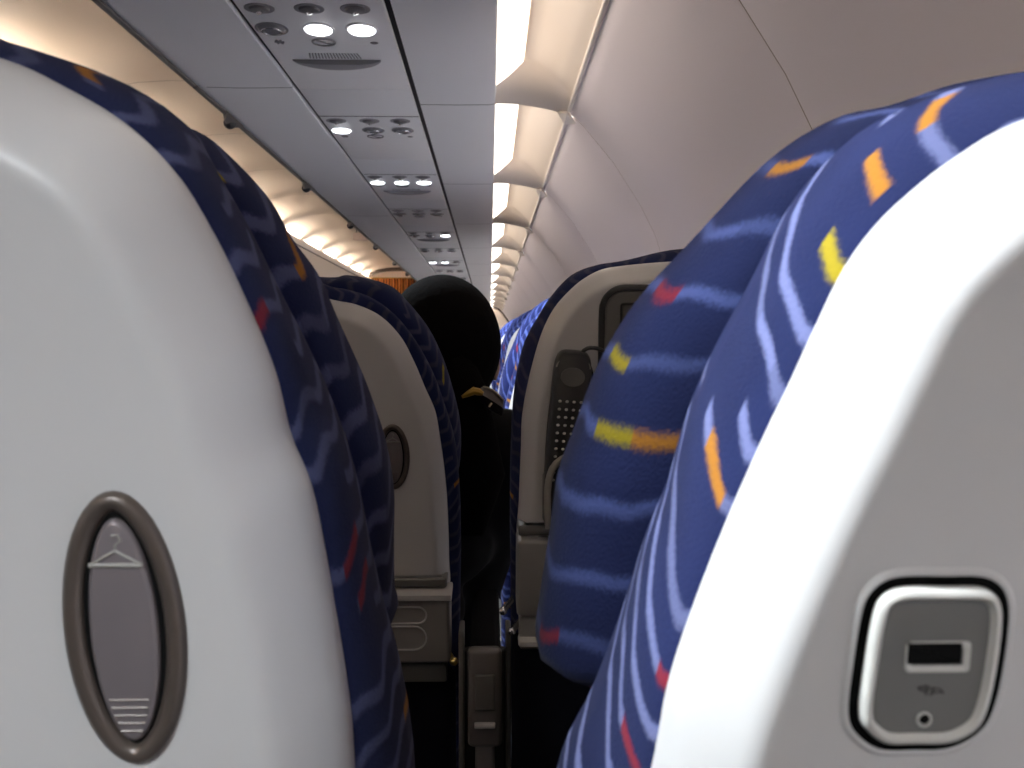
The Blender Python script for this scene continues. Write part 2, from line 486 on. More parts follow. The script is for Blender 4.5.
# ---------------- nearest pair of seats
def near_left():
    d, tilt, cx = 0.285, 7, -0.25
    fr = Frame(d, tilt)
    root = thing('airline_seat', 'nearest seat on the left, white shell back with oval coat hook', 'seat', (cx, d + 0.1, 0), 'airline seats')
    sh_px = [(352, 768), (348, 714), (333, 617), (308, 489), (288, 440), (271, 373), (234, 285), (208, 233), (172, 175), (120, 123), (52, 82), (0, 58)]
    sh = outline(traced(fr, sh_px, 0.02, cx, -1, -0.30, 0.098), cx)
    A_px = [(415, 768), (410, 714), (398, 650), (384, 600), (370, 540), (358, 480), (340, 420), (313, 355), (280, 290), (248, 225), (222, 180), (195, 133), (157, 104), (114, 84), (66, 68), (38, 60)]
    A = outline(traced(fr, A_px, 0.085, cx, -1, -0.64, 0.108, u_bottom=-0.045), cx)
    shl = outline(traced(fr, sh_px, 0.02, cx, -1, -0.64, 0.098, u_bottom=-0.04), cx)
    make_shell(root, fr, sh)
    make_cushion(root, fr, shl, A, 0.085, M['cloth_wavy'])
    B_px = [(398, 607), (395, 586), (394, 544), (394, 489), (386, 440), (378, 415), (365, 379), (339, 321), (318, 274), (292, 238), (271, 201), (234, 160), (203, 134), (168, 122), (120, 112)]
    pts = [fr.uv(x, y, 0.14) for x, y in B_px]
    vb = pts[0][1] - 0.02
    half = [(cx, vb - 0.004), ((cx + pts[0][0]) / 2, vb - 0.003), (pts[0][0] - 0.02, vb)] + pts + [((pts[-1][0] + cx) / 2, 0.108), (cx, 0.109)]
    B = outline(half, cx)
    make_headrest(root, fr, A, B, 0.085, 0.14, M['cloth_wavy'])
    make_base(root, cx, d)
    c = fr.uv(126, 629, 0); e = fr.uv(187, 629, 0); t = fr.uv(124, 490, 0)
    oval_hook(root, fr, c[0], c[1], e[0] - c[0], t[1] - c[1], 0.03)
    return root

def near_right():
    d, tilt, cx = 0.21, 7, 0.245
    fr = Frame(d, tilt)
    root = thing('airline_seat', 'nearest seat on the right, white shell back with a power socket plate', 'seat', (cx, d + 0.1, 0), 'airline seats')
    sh_px = [(658, 768), (674, 687), (722, 553), (776, 430), (791, 400), (828, 320), (853, 270), (885, 226), (925, 188), (970, 154), (1030, 120)]
    sh = outline(traced(fr, sh_px, 0.02, cx, 1, -0.30, 0.070, u_bottom=0.012), cx)
    shl = outline(traced(fr, sh_px, 0.02, cx, 1, -0.64, 0.070, u_bottom=0.012), cx)
    A_px = [(557, 768), (592, 687), (621, 611), (647, 529), (667, 481), (686, 415), (713, 350), (747, 287), (790, 205), (830, 158), (870, 125), (930, 100), (985, 86), (1024, 78)]
    A = outline(traced(fr, A_px, 0.085, cx, 1, -0.64, 0.098, u_bottom=0.022), cx)
    make_shell(root, fr, sh, round_=0.0195)
    make_cushion(root, fr, shl, A, 0.085, M['cloth'])
    B_px = [(549, 659), (537, 640), (540, 592), (549, 534), (559, 467), (573, 430), (598, 364), (636, 301), (689, 243), (762, 166), (800, 137), (844, 115), (887, 106), (954, 84), (1000, 76)]
    pts = [fr.uv(x, y, 0.14) for x, y in B_px]
    vb = pts[0][1]
    half = [(cx, vb - 0.004), ((cx + pts[0][0]) / 2, vb - 0.003), (pts[0][0] + 0.035, vb - 0.002), (pts[0][0] + 0.014, vb - 0.0005)] + [(pts[0][0] + 0.001, vb + 0.006)] + pts[1:] + [((pts[-1][0] + cx) / 2, pts[-1][1] + 0.006), (cx, pts[-1][1] + 0.009)]
    B = outline(half, cx)
    make_headrest(root, fr, A, B, 0.085, 0.14, M['cloth_head'])
    make_base(root, cx, d, 0.19)
    # power socket plate
    z = lambda a, b: fr.uv(840 + a / 3.88, 570 + b / 3.88, 0)
    con = [z(*p) for p in ((220, 38), (400, 34), (560, 40), (628, 105), (632, 240), (592, 480), (535, 605), (420, 672), (280, 680), (150, 676), (65, 615), (42, 540), (58, 390), (92, 180), (132, 85))]
    con = closed_spline(con, 5)
    mb = MB()
    mb.loft(plate_loft(fr, con, [(-0.0030, 0.0004), (-0.0020, -0.0007), (-0.0010, -0.0008), (-0.0004, -0.0002)]), True)
    sk = mb.build('power_socket', 'shell', root, angle=60)
    mb = MB(); mb.loft(plate_loft(fr, con, [(-0.0016, -0.0006), (0.004, -0.0006)]), True, True, True); mb.build('gap', 'void', sk)
    mb = MB(); mb.loft(plate_loft(fr, con, [(0.0014, -0.0002), (0.0015, -0.0022), (0.0022, -0.0034), (0.0032, -0.0035), (0.0042, -0.0021)]), True)
    mb.build('socket_rim', 'rim', sk, angle=60)
    mb = MB(); mb.loft(plate_loft(fr, con, [(0.0034, -0.0020), (0.0046, -0.0021), (0.0050, -0.0021)]), True, True, True); mb.build('socket_plate', 'sock', sk)
    a = z(240, 262); b2 = z(485, 380)
    r = rrect(a[0], b2[0], b2[1], a[1], 0.0012, 4)
    mb = MB(); mb.loft(plate_loft(fr, r, [(0.0, -0.0020), (0.0003, -0.0026), (0.0008, -0.0026), (0.0024, -0.0016)]), True); mb.build('port_frame', 'rim', sk)
    a = z(245, 265); b2 = z(450, 345)
    r = rrect(a[0], b2[0], b2[1], a[1], 0.0004, 3)
    mb = MB(); mb.loft(plate_loft(fr, r, [(0, -0.0020), (0.0001, -0.0027), (0.0006, -0.0027)]), True, True, True); mb.build('port', 'void', sk)
    # small worn pictogram under the port
    mb = MB()
    def tb(*p): mb.tube([fr.P(*z(*q), -0.00215) for q in p], 0.00022, 5)
    tb((285, 440), (320, 432), (340, 440), (310, 452), (290, 445)); tb((320, 432), (318, 468)); tb((335, 470), (350, 440), (372, 445), (385, 462)); tb((345, 458), (385, 455))
    mb.build('port_symbol', 'groove', sk)
    q = z(310, 562)
    mb = MB(); mb.loft(plate_loft(fr, [Vector((q[0] + 0.0019 * math.cos(k * PI / 8), q[1] + 0.0019 * math.sin(k * PI / 8))) for k in range(16)], [(0, -0.0020), (0.0002, -0.0025), (0.0006, -0.0025), (0.0010, -0.0018)]), True); mb.build('screw_ring', 'rim', sk)
    mb = MB(); mb.loft(plate_loft(fr, [Vector((q[0] + 0.0013 * math.cos(k * PI / 8), q[1] + 0.0003 + 0.0013 * math.sin(k * PI / 8))) for k in range(16)], [(0, -0.0019), (0.0002, -0.0026)]), True, True, True); mb.build('screw_hole', 'void', sk)
    return root

# ---------------- second row
def tray(root, fr, u0, u1, v0, v1, emboss=None, w0=-0.012):
    mb = MB()
    mb.loft(plate_loft(fr, rrect(u0, u1, v0, v1, 0.006, 5), [(0, 0.03), (0, w0 + 0.004), (0.0015, w0 + 0.001), (0.004, w0)]), True, True, True)
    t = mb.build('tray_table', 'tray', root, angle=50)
    return t

def lower_back_shade(root, fr, u0, u1, v1):  # dark sheet over the cloth, stands for the shade below the tray
    mb = MB(); mb.loft(plate_loft(fr, rrect(u0, u1, -0.62, v1, 0.02, 5), [(0, 0.035), (0, 0.012), (0.006, 0.006), (0.012, 0.004)]), True, True, True)
    mb.build('lower_back_shade', 'cushion', root, angle=50)

def second_right():
    d, tilt, cx = 1.0, 8, 0.225
    fr = Frame(d, tilt)
    root = thing('airline_seat', 'second-row seat on the right, shell back with screen and handset', 'seat', (cx, d + 0.1, 0), 'airline seats')
    sh_px = [(518, 538), (519, 500), (521, 450), (522, 420), (525, 399), (532, 367), (543, 331), (555, 308), (569, 292), (583, 280), (602, 270), (625, 266)]
    half = traced(fr, sh_px, 0.02, cx, 1, 5, 0.083)
    half_s = [(cx, half[0][1] - 0.001), (half[0][0] + 0.03, half[0][1] - 0.001), (half[0][0] + 0.004, half[0][1])] + half
    sh = outline(half_s, cx)
    shl = outline(traced(fr, sh_px, 0.02, cx, 1, -0.64, 0.083, u_bottom=0.03), cx)
    A_px = [(512, 560), (511, 500), (512, 430), (517, 371), (527, 336), (543, 310), (560, 286), (574, 274), (595, 267), (621, 263)]
    A = outline(traced(fr, A_px, 0.07, cx, 1, -0.64, 0.094, u_bottom=0.028), cx)
    make_shell(root, fr, sh, round_=0.018)
    make_cushion(root, fr, shl, A, 0.07, M['cloth_shaded'])
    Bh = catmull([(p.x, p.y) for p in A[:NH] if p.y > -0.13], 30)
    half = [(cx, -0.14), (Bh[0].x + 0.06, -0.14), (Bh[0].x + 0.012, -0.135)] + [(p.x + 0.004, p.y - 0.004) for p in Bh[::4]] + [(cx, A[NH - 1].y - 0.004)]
    make_headrest(root, fr, A, outline(half, cx), 0.07, 0.12, M['cloth_shaded'])
    make_base(root, cx, d)
    # screen
    a = fr.uv(599, 284, 0)
    u0, u1, v1 = a[0], 2 * cx - a[0], a[1]; v0 = v1 - 0.185
    mb = MB(); mb.loft(plate_loft(fr, rrect(u0, u1, v0, v1, 0.026, 8), [(0, 0.001), (0.0005, -0.002), (0.002, -0.003), (0.0062, -0.003), (0.0068, -0.0005)]), True)
    sc = mb.build('screen_surround', 'black', root)
    mb = MB(); mb.loft(plate_loft(fr, rrect(u0 + 0.006, u1 - 0.006, v0 + 0.006, v1 - 0.006, 0.02, 8), [(0, -0.0006), (0.002, -0.0018), (0.004, -0.002)]), True, True, True)
    mb.build('screen_bezel', 'dkgrey', sc)
    mb = MB(); mb.loft(plate_loft(fr, rrect(u0 + 0.021, u1 - 0.021, v0 + 0.03, v1 - 0.018, 0.004, 4), [(0, -0.0018), (0.0008, -0.0032), (0.002, -0.0032), (0.003, -0.0021)]), True)
    mb.build('display_frame', 'black', sc)
    mb = MB(); mb.loft(plate_loft(fr, rrect(u0 + 0.023, u1 - 0.023, v0 + 0.032, v1 - 0.020, 0.003, 4), [(0, -0.0018), (0.001, -0.0022)]), True, True, True)
    mb.build('display', plain('display_glass', (0.075, 0.072, 0.065), 0.25), sc)
    # cradle pocket of the handset
    mb = MB()
    cr = [fr.uv(x, y, 0) for x, y in ((556, 372), (549, 405), (545, 450), (543, 500), (548, 516), (582, 516), (592, 470), (596, 400), (590, 362), (572, 356))]
    mb.loft(plate_loft(fr, closed_spline(cr, 4), [(0, 0.001), (0.0005, -0.0012), (0.002, -0.0012)]), True, True, True)
    mb.build('handset_cradle', 'void', root)
    mb = MB()
    loop = catmull([fr.uv(x, y, 0) for x, y in ((547, 520), (546, 495), (547, 475), (552, 460), (563, 451), (580, 447), (600, 446))], 18)
    mb.tube([fr.P(p.x, p.y, -0.027) for p in loop], 0.0036, 10)
    mb.build('cradle_loop', 'rubber', root)
    mb = MB(); q = fr.uv(552, 500, 0); mb.loft(plate_loft(fr, rrect(q[0] - 0.012 + 0.002, q[0] + 0.02, q[1] - 0.022, q[1] + 0.03, 0.004, 4), [(0, 0), (0.001, -0.010), (0.002, -0.011)]), True, True, True)
    mb.build('cradle_base', 'dkgrey', root)
    mb = MB(); q = fr.uv(546.5, 506, 0); mb.loft(plate_loft(fr, rrect(q[0] - 0.0015, q[0] + 0.0015, q[1] - 0.008, q[1] + 0.008, 0.001, 3), [(0, -0.010), (0.0003, -0.0118)]), True, True, True)
    mb.build('cradle_slot', 'void', root)
    # tray and lower parts
    a = fr.uv(517, 541, -0.012); b = fr.uv(517, 618, -0.012)
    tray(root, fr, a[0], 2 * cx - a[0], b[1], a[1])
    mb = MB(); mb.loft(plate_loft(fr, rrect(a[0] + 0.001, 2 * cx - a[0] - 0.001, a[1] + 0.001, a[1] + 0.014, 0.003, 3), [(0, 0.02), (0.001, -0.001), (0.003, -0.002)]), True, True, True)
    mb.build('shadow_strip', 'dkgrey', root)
    c = fr.uv(517, 650, -0.008)
    mb = MB(); mb.loft(plate_loft(fr, rrect(a[0] + 0.003, 2 * cx - a[0] - 0.003, c[1], b[1] - 0.0015, 0.004, 4), [(0, 0.03), (0, -0.006), (0.002, -0.008)]), True, True, True)
    mb.build('lower_panel', 'rubber', root)
    q = fr.uv(530, 650, -0.02)
    mb = MB(); mb.loft(plate_loft(fr, rrect(q[0] - 0.012, q[0] + 0.014, q[1] + 0.002, q[1] + 0.009, 0.003, 4), [(0, 0), (0, -0.016), (0.001, -0.019)]), True, True, True)
    mb.build('tray_latch', 'rim', root)
    for px, py in ((503, 611), (512, 631)):
        q = fr.uv(px, py, 0); mb = MB(); mb.sphere(fr.P(q[0], q[1], 0.0), 0.0045, 12); mb.tube([fr.P(q[0], q[1], 0), fr.P(q[0] + 0.012, q[1], 0.035)], 0.0035, 8)
        mb.build('hinge_bolt', 'chrome', root)
    lower_back_shade(root, fr, a[0] - 0.004, 2 * cx - a[0] + 0.004, c[1] + 0.01)
    # the handset itself
    hs = thing('remote_handset', 'black corded handset with rows of grey buttons clipped to seat back', 'remote control', fr.P(*fr.uv(570, 420, 0), -0.006))
    top = fr.uv(575, 352, -0.02); bot = fr.uv(560, 520, -0.02)
    def hp(s, t, w):   # s along the handset 0..1, t across -1..1
        ax = Vector((bot[0] - top[0], bot[1] - top[1])); L = ax.length; ax.normalize(); nx = Vector((-ax.y, ax.x))
        hw = 0.0195
        c_ = Vector(top) + ax * (s * L) + nx * (t * hw)
        return fr.P(c_.x, c_.y, w)
    con = []
    for a0, cs, ct in ((-90, 0.1, 0), ):
        pass
    ringpts = []
    n = 40
    for k in range(n):
        a_ = 2 * PI * k / n
        ca, sa = math.cos(a_), math.sin(a_)
        e = 0.42
        ringpts.append((0.5 + 0.5 * (abs(ca) ** (0.28)) * (1 if ca > 0 else -1), (abs(sa) ** e) * (1 if sa > 0 else -1)))
    mb = MB()
    def rg(k, w): return [hp(0.5 + (s_ - 0.5) * (1 - 0.12 * (1 - k)), t_ * k, w) for s_, t_ in ringpts]
    mb.loft([rg(0.9, -0.001), rg(1, -0.004), rg(1, -0.013), rg(0.94, -0.018), rg(0.84, -0.0205)], True, True, True)
    mb.build('handset_body', 'black', hs, angle=60)
    for i in range(11):
        for j in range(4):
            mb = MB(); mb.sphere(hp(0.29 + i * 0.047, (j - 1.5) * 0.36, -0.0205), (0.0017, 0.0012, 0.0014), 8); mb.build('button', 'button', hs)
    mb = MB(); mb.loft([[hp(0.09 + 0.055 + 0.055 * math.cos(k * PI / 12), 0.62 * math.sin(k * PI / 12), w) for k in range(24)] for w in (-0.020, -0.0218)], True, True, True)
    mb.build('earpiece', 'dkgrey', hs)
    mb = MB()
    ar = [hp(0.115 - 0.10 * math.cos(t_), 0.88 * math.sin(t_), -0.0195) for t_ in [(-1.35 + 2.7 * k / 14) for k in range(15)]]
    mb.tube(ar, 0.0008, 6); mb.build('top_rim', 'rubber', hs)
    mb = MB()
    cd = [(583, 368, -0.012), (582, 358, -0.016), (584, 352, -0.018), (589, 349, -0.018), (597, 349, -0.016), (605, 352, -0.013), (614, 356, -0.010), (625, 366, -0.008), (634, 382, -0.006), (638, 400, -0.005)]
    sm = catmull([fr.uv(x, y, w) for x, y, w in cd], 30)
    mb.tube([fr.P(p.x, p.y, -0.013 + 0.0065 * (k / 29)) for k, p in enumerate(sm)], 0.0021, 8)
    mb.build('cord', 'black', hs)
    return root

def second_left():
    d, tilt, cx = 1.08, 8, -0.265
    fr = Frame(d, tilt)
    root = thing('airline_seat', 'second-row seat on the left, dim shell back and tray with embossed loops', 'seat', (cx, d + 0.1, 0), 'airline seats')
    sh_px = [(449, 588), (449, 560), (447, 500), (443, 460), (440, 440), (435, 412), (425, 389), (414, 363), (400, 337), (379, 316), (355, 305), (335, 301)]
    half = traced(fr, sh_px, 0.02, cx, -1, 5, 0.062)
    half_s = [(cx, half[0][1] - 0.001), (half[0][0] - 0.03, half[0][1] - 0.001), (half[0][0] - 0.004, half[0][1])] + half
    sh = outline(half_s, cx)
    shl = outline(traced(fr, sh_px, 0.02, cx, -1, -0.64, 0.062, u_bottom=-0.045), cx)
    A_px = [(460, 600), (461, 540), (460, 490), (455, 440), (445, 405), (432, 370), (412, 335), (392, 312), (370, 297), (345, 289), (332, 287)]
    A = outline(traced(fr, A_px, 0.06, cx, -1, -0.64, 0.085, u_bottom=-0.04), cx)
    make_shell(root, fr, sh, round_=0.018)
    make_cushion(root, fr, shl, A, 0.06, M['cloth_shaded'])
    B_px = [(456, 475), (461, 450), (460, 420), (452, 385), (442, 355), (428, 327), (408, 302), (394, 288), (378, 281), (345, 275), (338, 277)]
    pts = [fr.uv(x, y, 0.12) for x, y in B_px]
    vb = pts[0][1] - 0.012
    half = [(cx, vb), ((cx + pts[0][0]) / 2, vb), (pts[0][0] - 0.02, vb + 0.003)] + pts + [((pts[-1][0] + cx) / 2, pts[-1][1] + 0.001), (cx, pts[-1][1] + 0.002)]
    make_headrest(root, fr, A, outline(half, cx), 0.06, 0.12, M['cloth_shaded'])
    make_base(root, cx, d)
    c = fr.uv(393, 457, 0); e = fr.uv(410, 457, 0); t = fr.uv(393, 424, 0)
    oval_hook(root, fr, c[0], c[1], e[0] - c[0], t[1] - c[1])
    a = fr.uv(450, 596, -0.012); b = fr.uv(450, 664, -0.012)
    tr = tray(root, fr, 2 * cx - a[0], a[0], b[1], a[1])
    mb = MB()
    for y0, y1 in ((603, 619), (622, 645)):
        p0 = fr.uv(398, y0, 0); p1 = fr.uv(427, y0, 0); p2 = fr.uv(427, y1, 0)
        r = (p0[1] - p2[1]) / 2; w = -0.0125
        pl = [(p0[0] - 0.05, p0[1]), (p1[0] - r, p0[1])] + [(p1[0] - r + r * math.cos(a_), (p0[1] + p2[1]) / 2 + r * math.sin(a_)) for a_ in [PI / 2 - PI * k / 10 for k in range(11)]] + [(p0[0] - 0.05, p2[1])]
        mb.tube([fr.P(x, y, w) for x, y in pl], 0.0011, 6)
    mb.build('embossed_loops', 'shell', tr)
    mb = MB(); mb.loft(plate_loft(fr, rrect(2 * cx - a[0], a[0] + 0.002, a[1] - 0.004, a[1] + 0.004, 0.0018, 3), [(0, 0.02), (0, -0.016), (0.001, -0.018)]), True, True, True)
    mb.build('tray_ledge', 'shell', root)
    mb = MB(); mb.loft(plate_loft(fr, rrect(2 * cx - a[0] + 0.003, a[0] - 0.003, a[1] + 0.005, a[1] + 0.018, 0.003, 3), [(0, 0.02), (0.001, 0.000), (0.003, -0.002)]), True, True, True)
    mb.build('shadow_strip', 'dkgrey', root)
    q0 = fr.uv(402, 663, 0); q1 = fr.uv(447, 680, 0)
    mb = MB(); mb.loft(plate_loft(fr, rrect(q0[0] - 0.1, q1[0], q1[1], q0[1], 0.003, 3), [(0, 0.03), (0, -0.004), (0.001, -0.006)]), True, True, True)
    mb.build('lower_panel', 'dkgrey', root)
    lower_back_shade(root, fr, 2 * cx - a[0] - 0.004, a[0] + 0.004, q1[1] + 0.01)
    q = fr.uv(454, 659, 0); mb = MB(); mb.sphere(fr.P(q[0], q[1], -0.006), 0.005, 12); mb.tube([fr.P(q[0], q[1], -0.006), fr.P(q[0] - 0.012, q[1], 0.03)], 0.0035, 8)
    mb.build('hinge_bolt', 'goldbolt', root)
    return root

# ---------------- the far rows, all of one kind
def far_seat():
    d, tilt, cx = 1.85, 8, 0.235
    fr = Frame(d, tilt)
    root = thing('airline_seat', 'third-row seat on the right, blue cloth wing', 'seat', (cx, d + 0.1, 0), 'airline seats')
    e = 0.036
    half = [(e - 0.004, -0.30), (e - 0.002, -0.20), (e, -0.15), (e + 0.008, -0.105), (e + 0.020, -0.057), (e + 0.033, 0.0), (e + 0.049, 0.03), (e + 0.082, 0.06), (e + 0.13, 0.077), (cx, 0.083)]
    sh = outline(half, cx)
    shl = outline([(e - 0.004, -0.64), (e - 0.004, -0.45)] + half, cx)
    A = [p + Vector((-0.004, 0.004)) if p.x < cx else p + Vector((0.004, 0.004)) for p in shl]
    make_shell(root, fr, sh, round_=0.026)
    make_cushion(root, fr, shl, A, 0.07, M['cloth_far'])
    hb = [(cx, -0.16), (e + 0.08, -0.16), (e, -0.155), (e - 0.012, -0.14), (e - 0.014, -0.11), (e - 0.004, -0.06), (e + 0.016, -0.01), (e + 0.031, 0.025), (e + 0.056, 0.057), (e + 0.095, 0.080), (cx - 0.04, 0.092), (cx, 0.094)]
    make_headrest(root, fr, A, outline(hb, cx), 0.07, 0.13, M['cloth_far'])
    make_base(root, cx, d)
    return root

near_left(); near_right(); second_right(); second_left()
f3 = far_seat()
f3.location.x += -0.004
ORD = {4: 'fourth', 5: 'fifth', 6: 'sixth', 7: 'seventh', 8: 'eighth', 9: 'ninth', 10: 'tenth'}
f3['label'] = 'third-row seat on the right, large blue wing just left of the screen seat'
for k, (y, dx) in {4: (2.66, -0.018), 5: (3.47, -0.036), 6: (4.3, -0.04), 7: (5.13, -0.043), 8: (5.96, -0.046)}.items():
    c = copy_tree(f3); c.location = (f3.location.x + 0.004 + dx, f3.location.y + y - 1.85, 0)
    c['label'] = ORD[k] + '-row seat on the right, a sliver of blue cloth beyond the head'

# centre armrest of the second row
def armrest():
    X = -0.006; y = 1.10
    root = thing('armrest', 'grey armrest between the two second-row seats', 'armrest', (X, y + 0.2, 0))
    mb = MB(); mb.box((X, y + 0.15, 0.705), (0.036, 0.30, 0.062), None, 0.008); mb.build('arm_body', 'coat', root)
    mb = MB(); mb.box((X, y - 0.002, 0.690), (0.038, 0.02, 0.11), None, 0.006); mb.build('rear_cap', 'armgrey', root)
    mb = MB(); mb.box((X, y - 0.0125, 0.698), (0.022, 0.006, 0.040), None, 0.002); mb.build('cap_inset', 'dkgrey', root)
    mb = MB(); mb.box((X, y - 0.014, 0.662), (0.023, 0.012, 0.005), None, 0.0015); mb.build('cap_ledge', 'shell', root)
    mb = MB(); mb.box((X, y + 0.012, 0.32), (0.022, 0.04, 0.64), None, 0.005); mb.build('post', 'armgrey', root)
    mb = MB(); mb.box((X, y + 0.045, 0.33), (0.048, 0.02, 0.80), None, 0.004); mb.build('dark_gap_block', 'black', root)  # added black box, blocks the bright gap around the post
    for s_ in (-1, 1):
        mb = MB(); mb.box((X + s_ * 0.0265, y + 0.03, 0.66), (0.006, 0.05, 0.20), None, 0.002); mb.build('side_bracket', 'dkgrey', root)
armrest()

# ------------------------------------------------------------------ passenger in the second row
def passenger():
    px, py = -0.19, 1.44
    hx, hy, hz = -0.068, 1.44, H - 0.008
    root = thing('person', 'black-haired person in dark clothes seated behind the left second-row seat back', 'person', (px, py, 0))
    root['label'] = 'person with black hair and dark clothes leaning beside the left second-row headrest'
    L = lambda *p: Vector(p)
    def torso(mb, g=0.0):
        for (x, y, z, rx, ry) in ((px - 0.02, py + 0.02, 0.50, 0.155, 0.115), (px - 0.015, py, 0.60, 0.140, 0.105), (px, py - 0.01, 0.70, 0.145, 0.105), (px + 0.040, py - 0.01, 0.80, 0.150, 0.105), (px + 0.075, py, 0.89, 0.140, 0.085)):
            mb.sphere((x, y, z), (rx + g, ry + g, 0.075 + g), 20)
    sl, sr = L(px - 0.085, py, 0.905), L(px + 0.205, py, 0.925)
    el, er = L(px - 0.20, py + 0.07, 0.60), L(px + 0.13, py + 0.12, 0.62)
    wl, wr = L(px - 0.10, py + 0.28, 0.56), L(px + 0.06, py + 0.28, 0.56)
    hipL, hipR = L(px - 0.09, py + 0.04, 0.525), L(px + 0.07, py + 0.04, 0.525)
    kL, kR = L(px - 0.11, py + 0.40, 0.53), L(px + 0.08, py + 0.40, 0.53)
    aL, aR = L(px - 0.11, py + 0.44, 0.09), L(px + 0.08, py + 0.44, 0.09)
    mb = MB(); torso(mb)
    mb.capsule((px + 0.08, py, 0.87), (hx - 0.002, hy, hz - 0.09), 0.055, 0.050)
    for a, b, ra, rb in ((sl, el, 0.050, 0.040), (el, wl, 0.040, 0.026), (sr, er, 0.050, 0.040), (er, wr, 0.040, 0.026), (hipL, kL, 0.078, 0.055), (kL, aL, 0.055, 0.035), (hipR, kR, 0.078, 0.055), (kR, aR, 0.055, 0.035)):
        mb.capsule(a, b, ra, rb)
    for a in (aL, aR):                                  # feet
        mb.capsule(a + L(0, -0.02, -0.045), a + L(0, 0.15, -0.062), 0.036, 0.028)
    for w, s_ in ((wl, 1), (wr, -1)):                   # hands, palms on the thighs
        c_ = w + L(s_ * 0.015, 0.055, 0.012)
        mb.sphere(c_, (0.038, 0.048, 0.016), 14)
        for i, (dx, ln) in enumerate(((-0.027, 0.062), (-0.009, 0.074), (0.009, 0.070), (0.026, 0.056))):
            b0 = c_ + L(dx, 0.036, 0.002); b1 = b0 + L(dx * 0.15, ln * 0.5, 0.004); b2 = b1 + L(dx * 0.1, ln * 0.45, -0.014)
            mb.capsule(b0, b1, 0.0092, 0.0085); mb.capsule(b1, b2, 0.0085, 0.0072)
        t0 = c_ + L(s_ * 0.028, -0.012, 0); t1 = t0 + L(s_ * 0.022, 0.026, 0.0); t2 = t1 + L(s_ * 0.004, 0.026, -0.004)
        mb.capsule(t0, t1, 0.0115, 0.0095); mb.capsule(t1, t2, 0.0095, 0.008)
    # head looking forward
    mb.sphere((hx, hy, hz + 0.018), (0.073, 0.092, 0.085), 28)
    mb.sphere((hx, hy + 0.022, hz - 0.045), (0.058, 0.068, 0.068), 24)
    mb.sphere((hx, hy + 0.062, hz - 0.095), (0.024, 0.020, 0.018), 14)
    mb.capsule((hx, hy + 0.092, hz + 0.0), (hx, hy + 0.108, hz - 0.032), 0.008, 0.012)      # nose
    for s_ in (-1, 1):
        mb.sphere((hx + s_ * 0.010, hy + 0.100, hz - 0.036), (0.008, 0.009, 0.007), 10)
        mb.sphere((hx + s_ * 0.030, hy + 0.083, hz + 0.004), (0.014, 0.010, 0.010), 12)     # eyes
        mb.sphere((hx + s_ * 0.030, hy + 0.084, hz + 0.022), (0.019, 0.010, 0.006), 12)     # brows
        mb.sphere((hx + s_ * 0.074, hy + 0.005, hz - 0.015), (0.009, 0.018, 0.031), 12)     # ears
    mb.sphere((hx, hy + 0.090, hz - 0.062), (0.024, 0.010, 0.0055), 12)                     # lips
    mb.sphere((hx, hy + 0.089, hz - 0.071), (0.020, 0.010, 0.006), 12)
    body = mb.build('body', 'skin', root)
    r = body.modifiers.new('fuse', 'REMESH'); r.mode = 'VOXEL'; r.voxel_size = 0.0055; r.use_smooth_shade = True
    sm = body.modifiers.new('soft', 'SMOOTH'); sm.iterations = 3; sm.factor = 0.5
    # dark top, follows the torso and the arms down to the wrist
    mb = MB(); torso(mb, 0.012)
    mb.capsule((px + 0.08, py, 0.87), (px + 0.095, py, 0.935), 0.075, 0.062)
    for a, b, ra, rb in ((sl, el, 0.066, 0.052), (el, wl.lerp(el, 0.12), 0.052, 0.038), (sr, er, 0.066, 0.052), (er, wr.lerp(er, 0.12), 0.052, 0.038)):
        mb.capsule(a, b, ra, rb)
    top = mb.build('jacket', 'coat', root)
    r = top.modifiers.new('fuse', 'REMESH'); r.mode = 'VOXEL'; r.voxel_size = 0.008; r.use_smooth_shade = True
    sm = top.modifiers.new('soft', 'SMOOTH'); sm.iterations = 5; sm.factor = 0.5
    mb = MB()
    for a, b, ra, rb in ((hipL, kL, 0.090, 0.066), (kL, aL + L(0, 0, 0.05), 0.066, 0.050), (hipR, kR, 0.090, 0.066), (kR, aR + L(0, 0, 0.05), 0.066, 0.050)):
        mb.capsule(a, b, ra, rb)
    mb.sphere((px - 0.01, py + 0.02, 0.53), (0.165, 0.125, 0.07), 20)
    tr = mb.build('trousers', 'coat', root)
    r = tr.modifiers.new('fuse', 'REMESH'); r.mode = 'VOXEL'; r.voxel_size = 0.009; r.use_smooth_shade = True
    # hair: cap over the skull, gathered at the nape
    mb = MB()
    n1, n2 = 72, 30
    rings = []
    for i in range(n2):
        th = PI * (0.02 + 0.74 * i / (n2 - 1))
        ring = []
        for j in range(n1):
            ph = 2 * PI * j / n1
            dx, dy, dz = math.sin(th) * math.cos(ph), math.sin(th) * math.sin(ph), math.cos(th)
            ripple = 1 + 0.008 * math.sin(ph * 24 + 3 * math.sin(th * 3)) * math.sin(th)
            yy = dy * (0.106 if dy < 0 else 0.095)
            front = max(0, dy)
            zz = dz * 0.1005
            if front > 0.25 and zz < 0.035: zz = 0.035 + (zz - 0.035) * max(0.0, 1 - (front - 0.25) * 2.5)
            ring.append(Vector((hx + dx * 0.0835 * ripple, hy - 0.005 + yy * ripple, hz + 0.008 + zz)))
        rings.append(ring)
    mb.loft(rings, True, True, False)
    mb.tube([(hx + 0.005, hy - 0.075, hz - 0.03), (hx + 0.025, hy - 0.085, hz - 0.062), (hx + 0.040, hy - 0.08, hz - 0.10), (hx + 0.045, hy - 0.075, hz - 0.17), (hx + 0.04, hy - 0.085, hz - 0.25)], [0.045, 0.040, 0.034, 0.044, 0.020], 24)
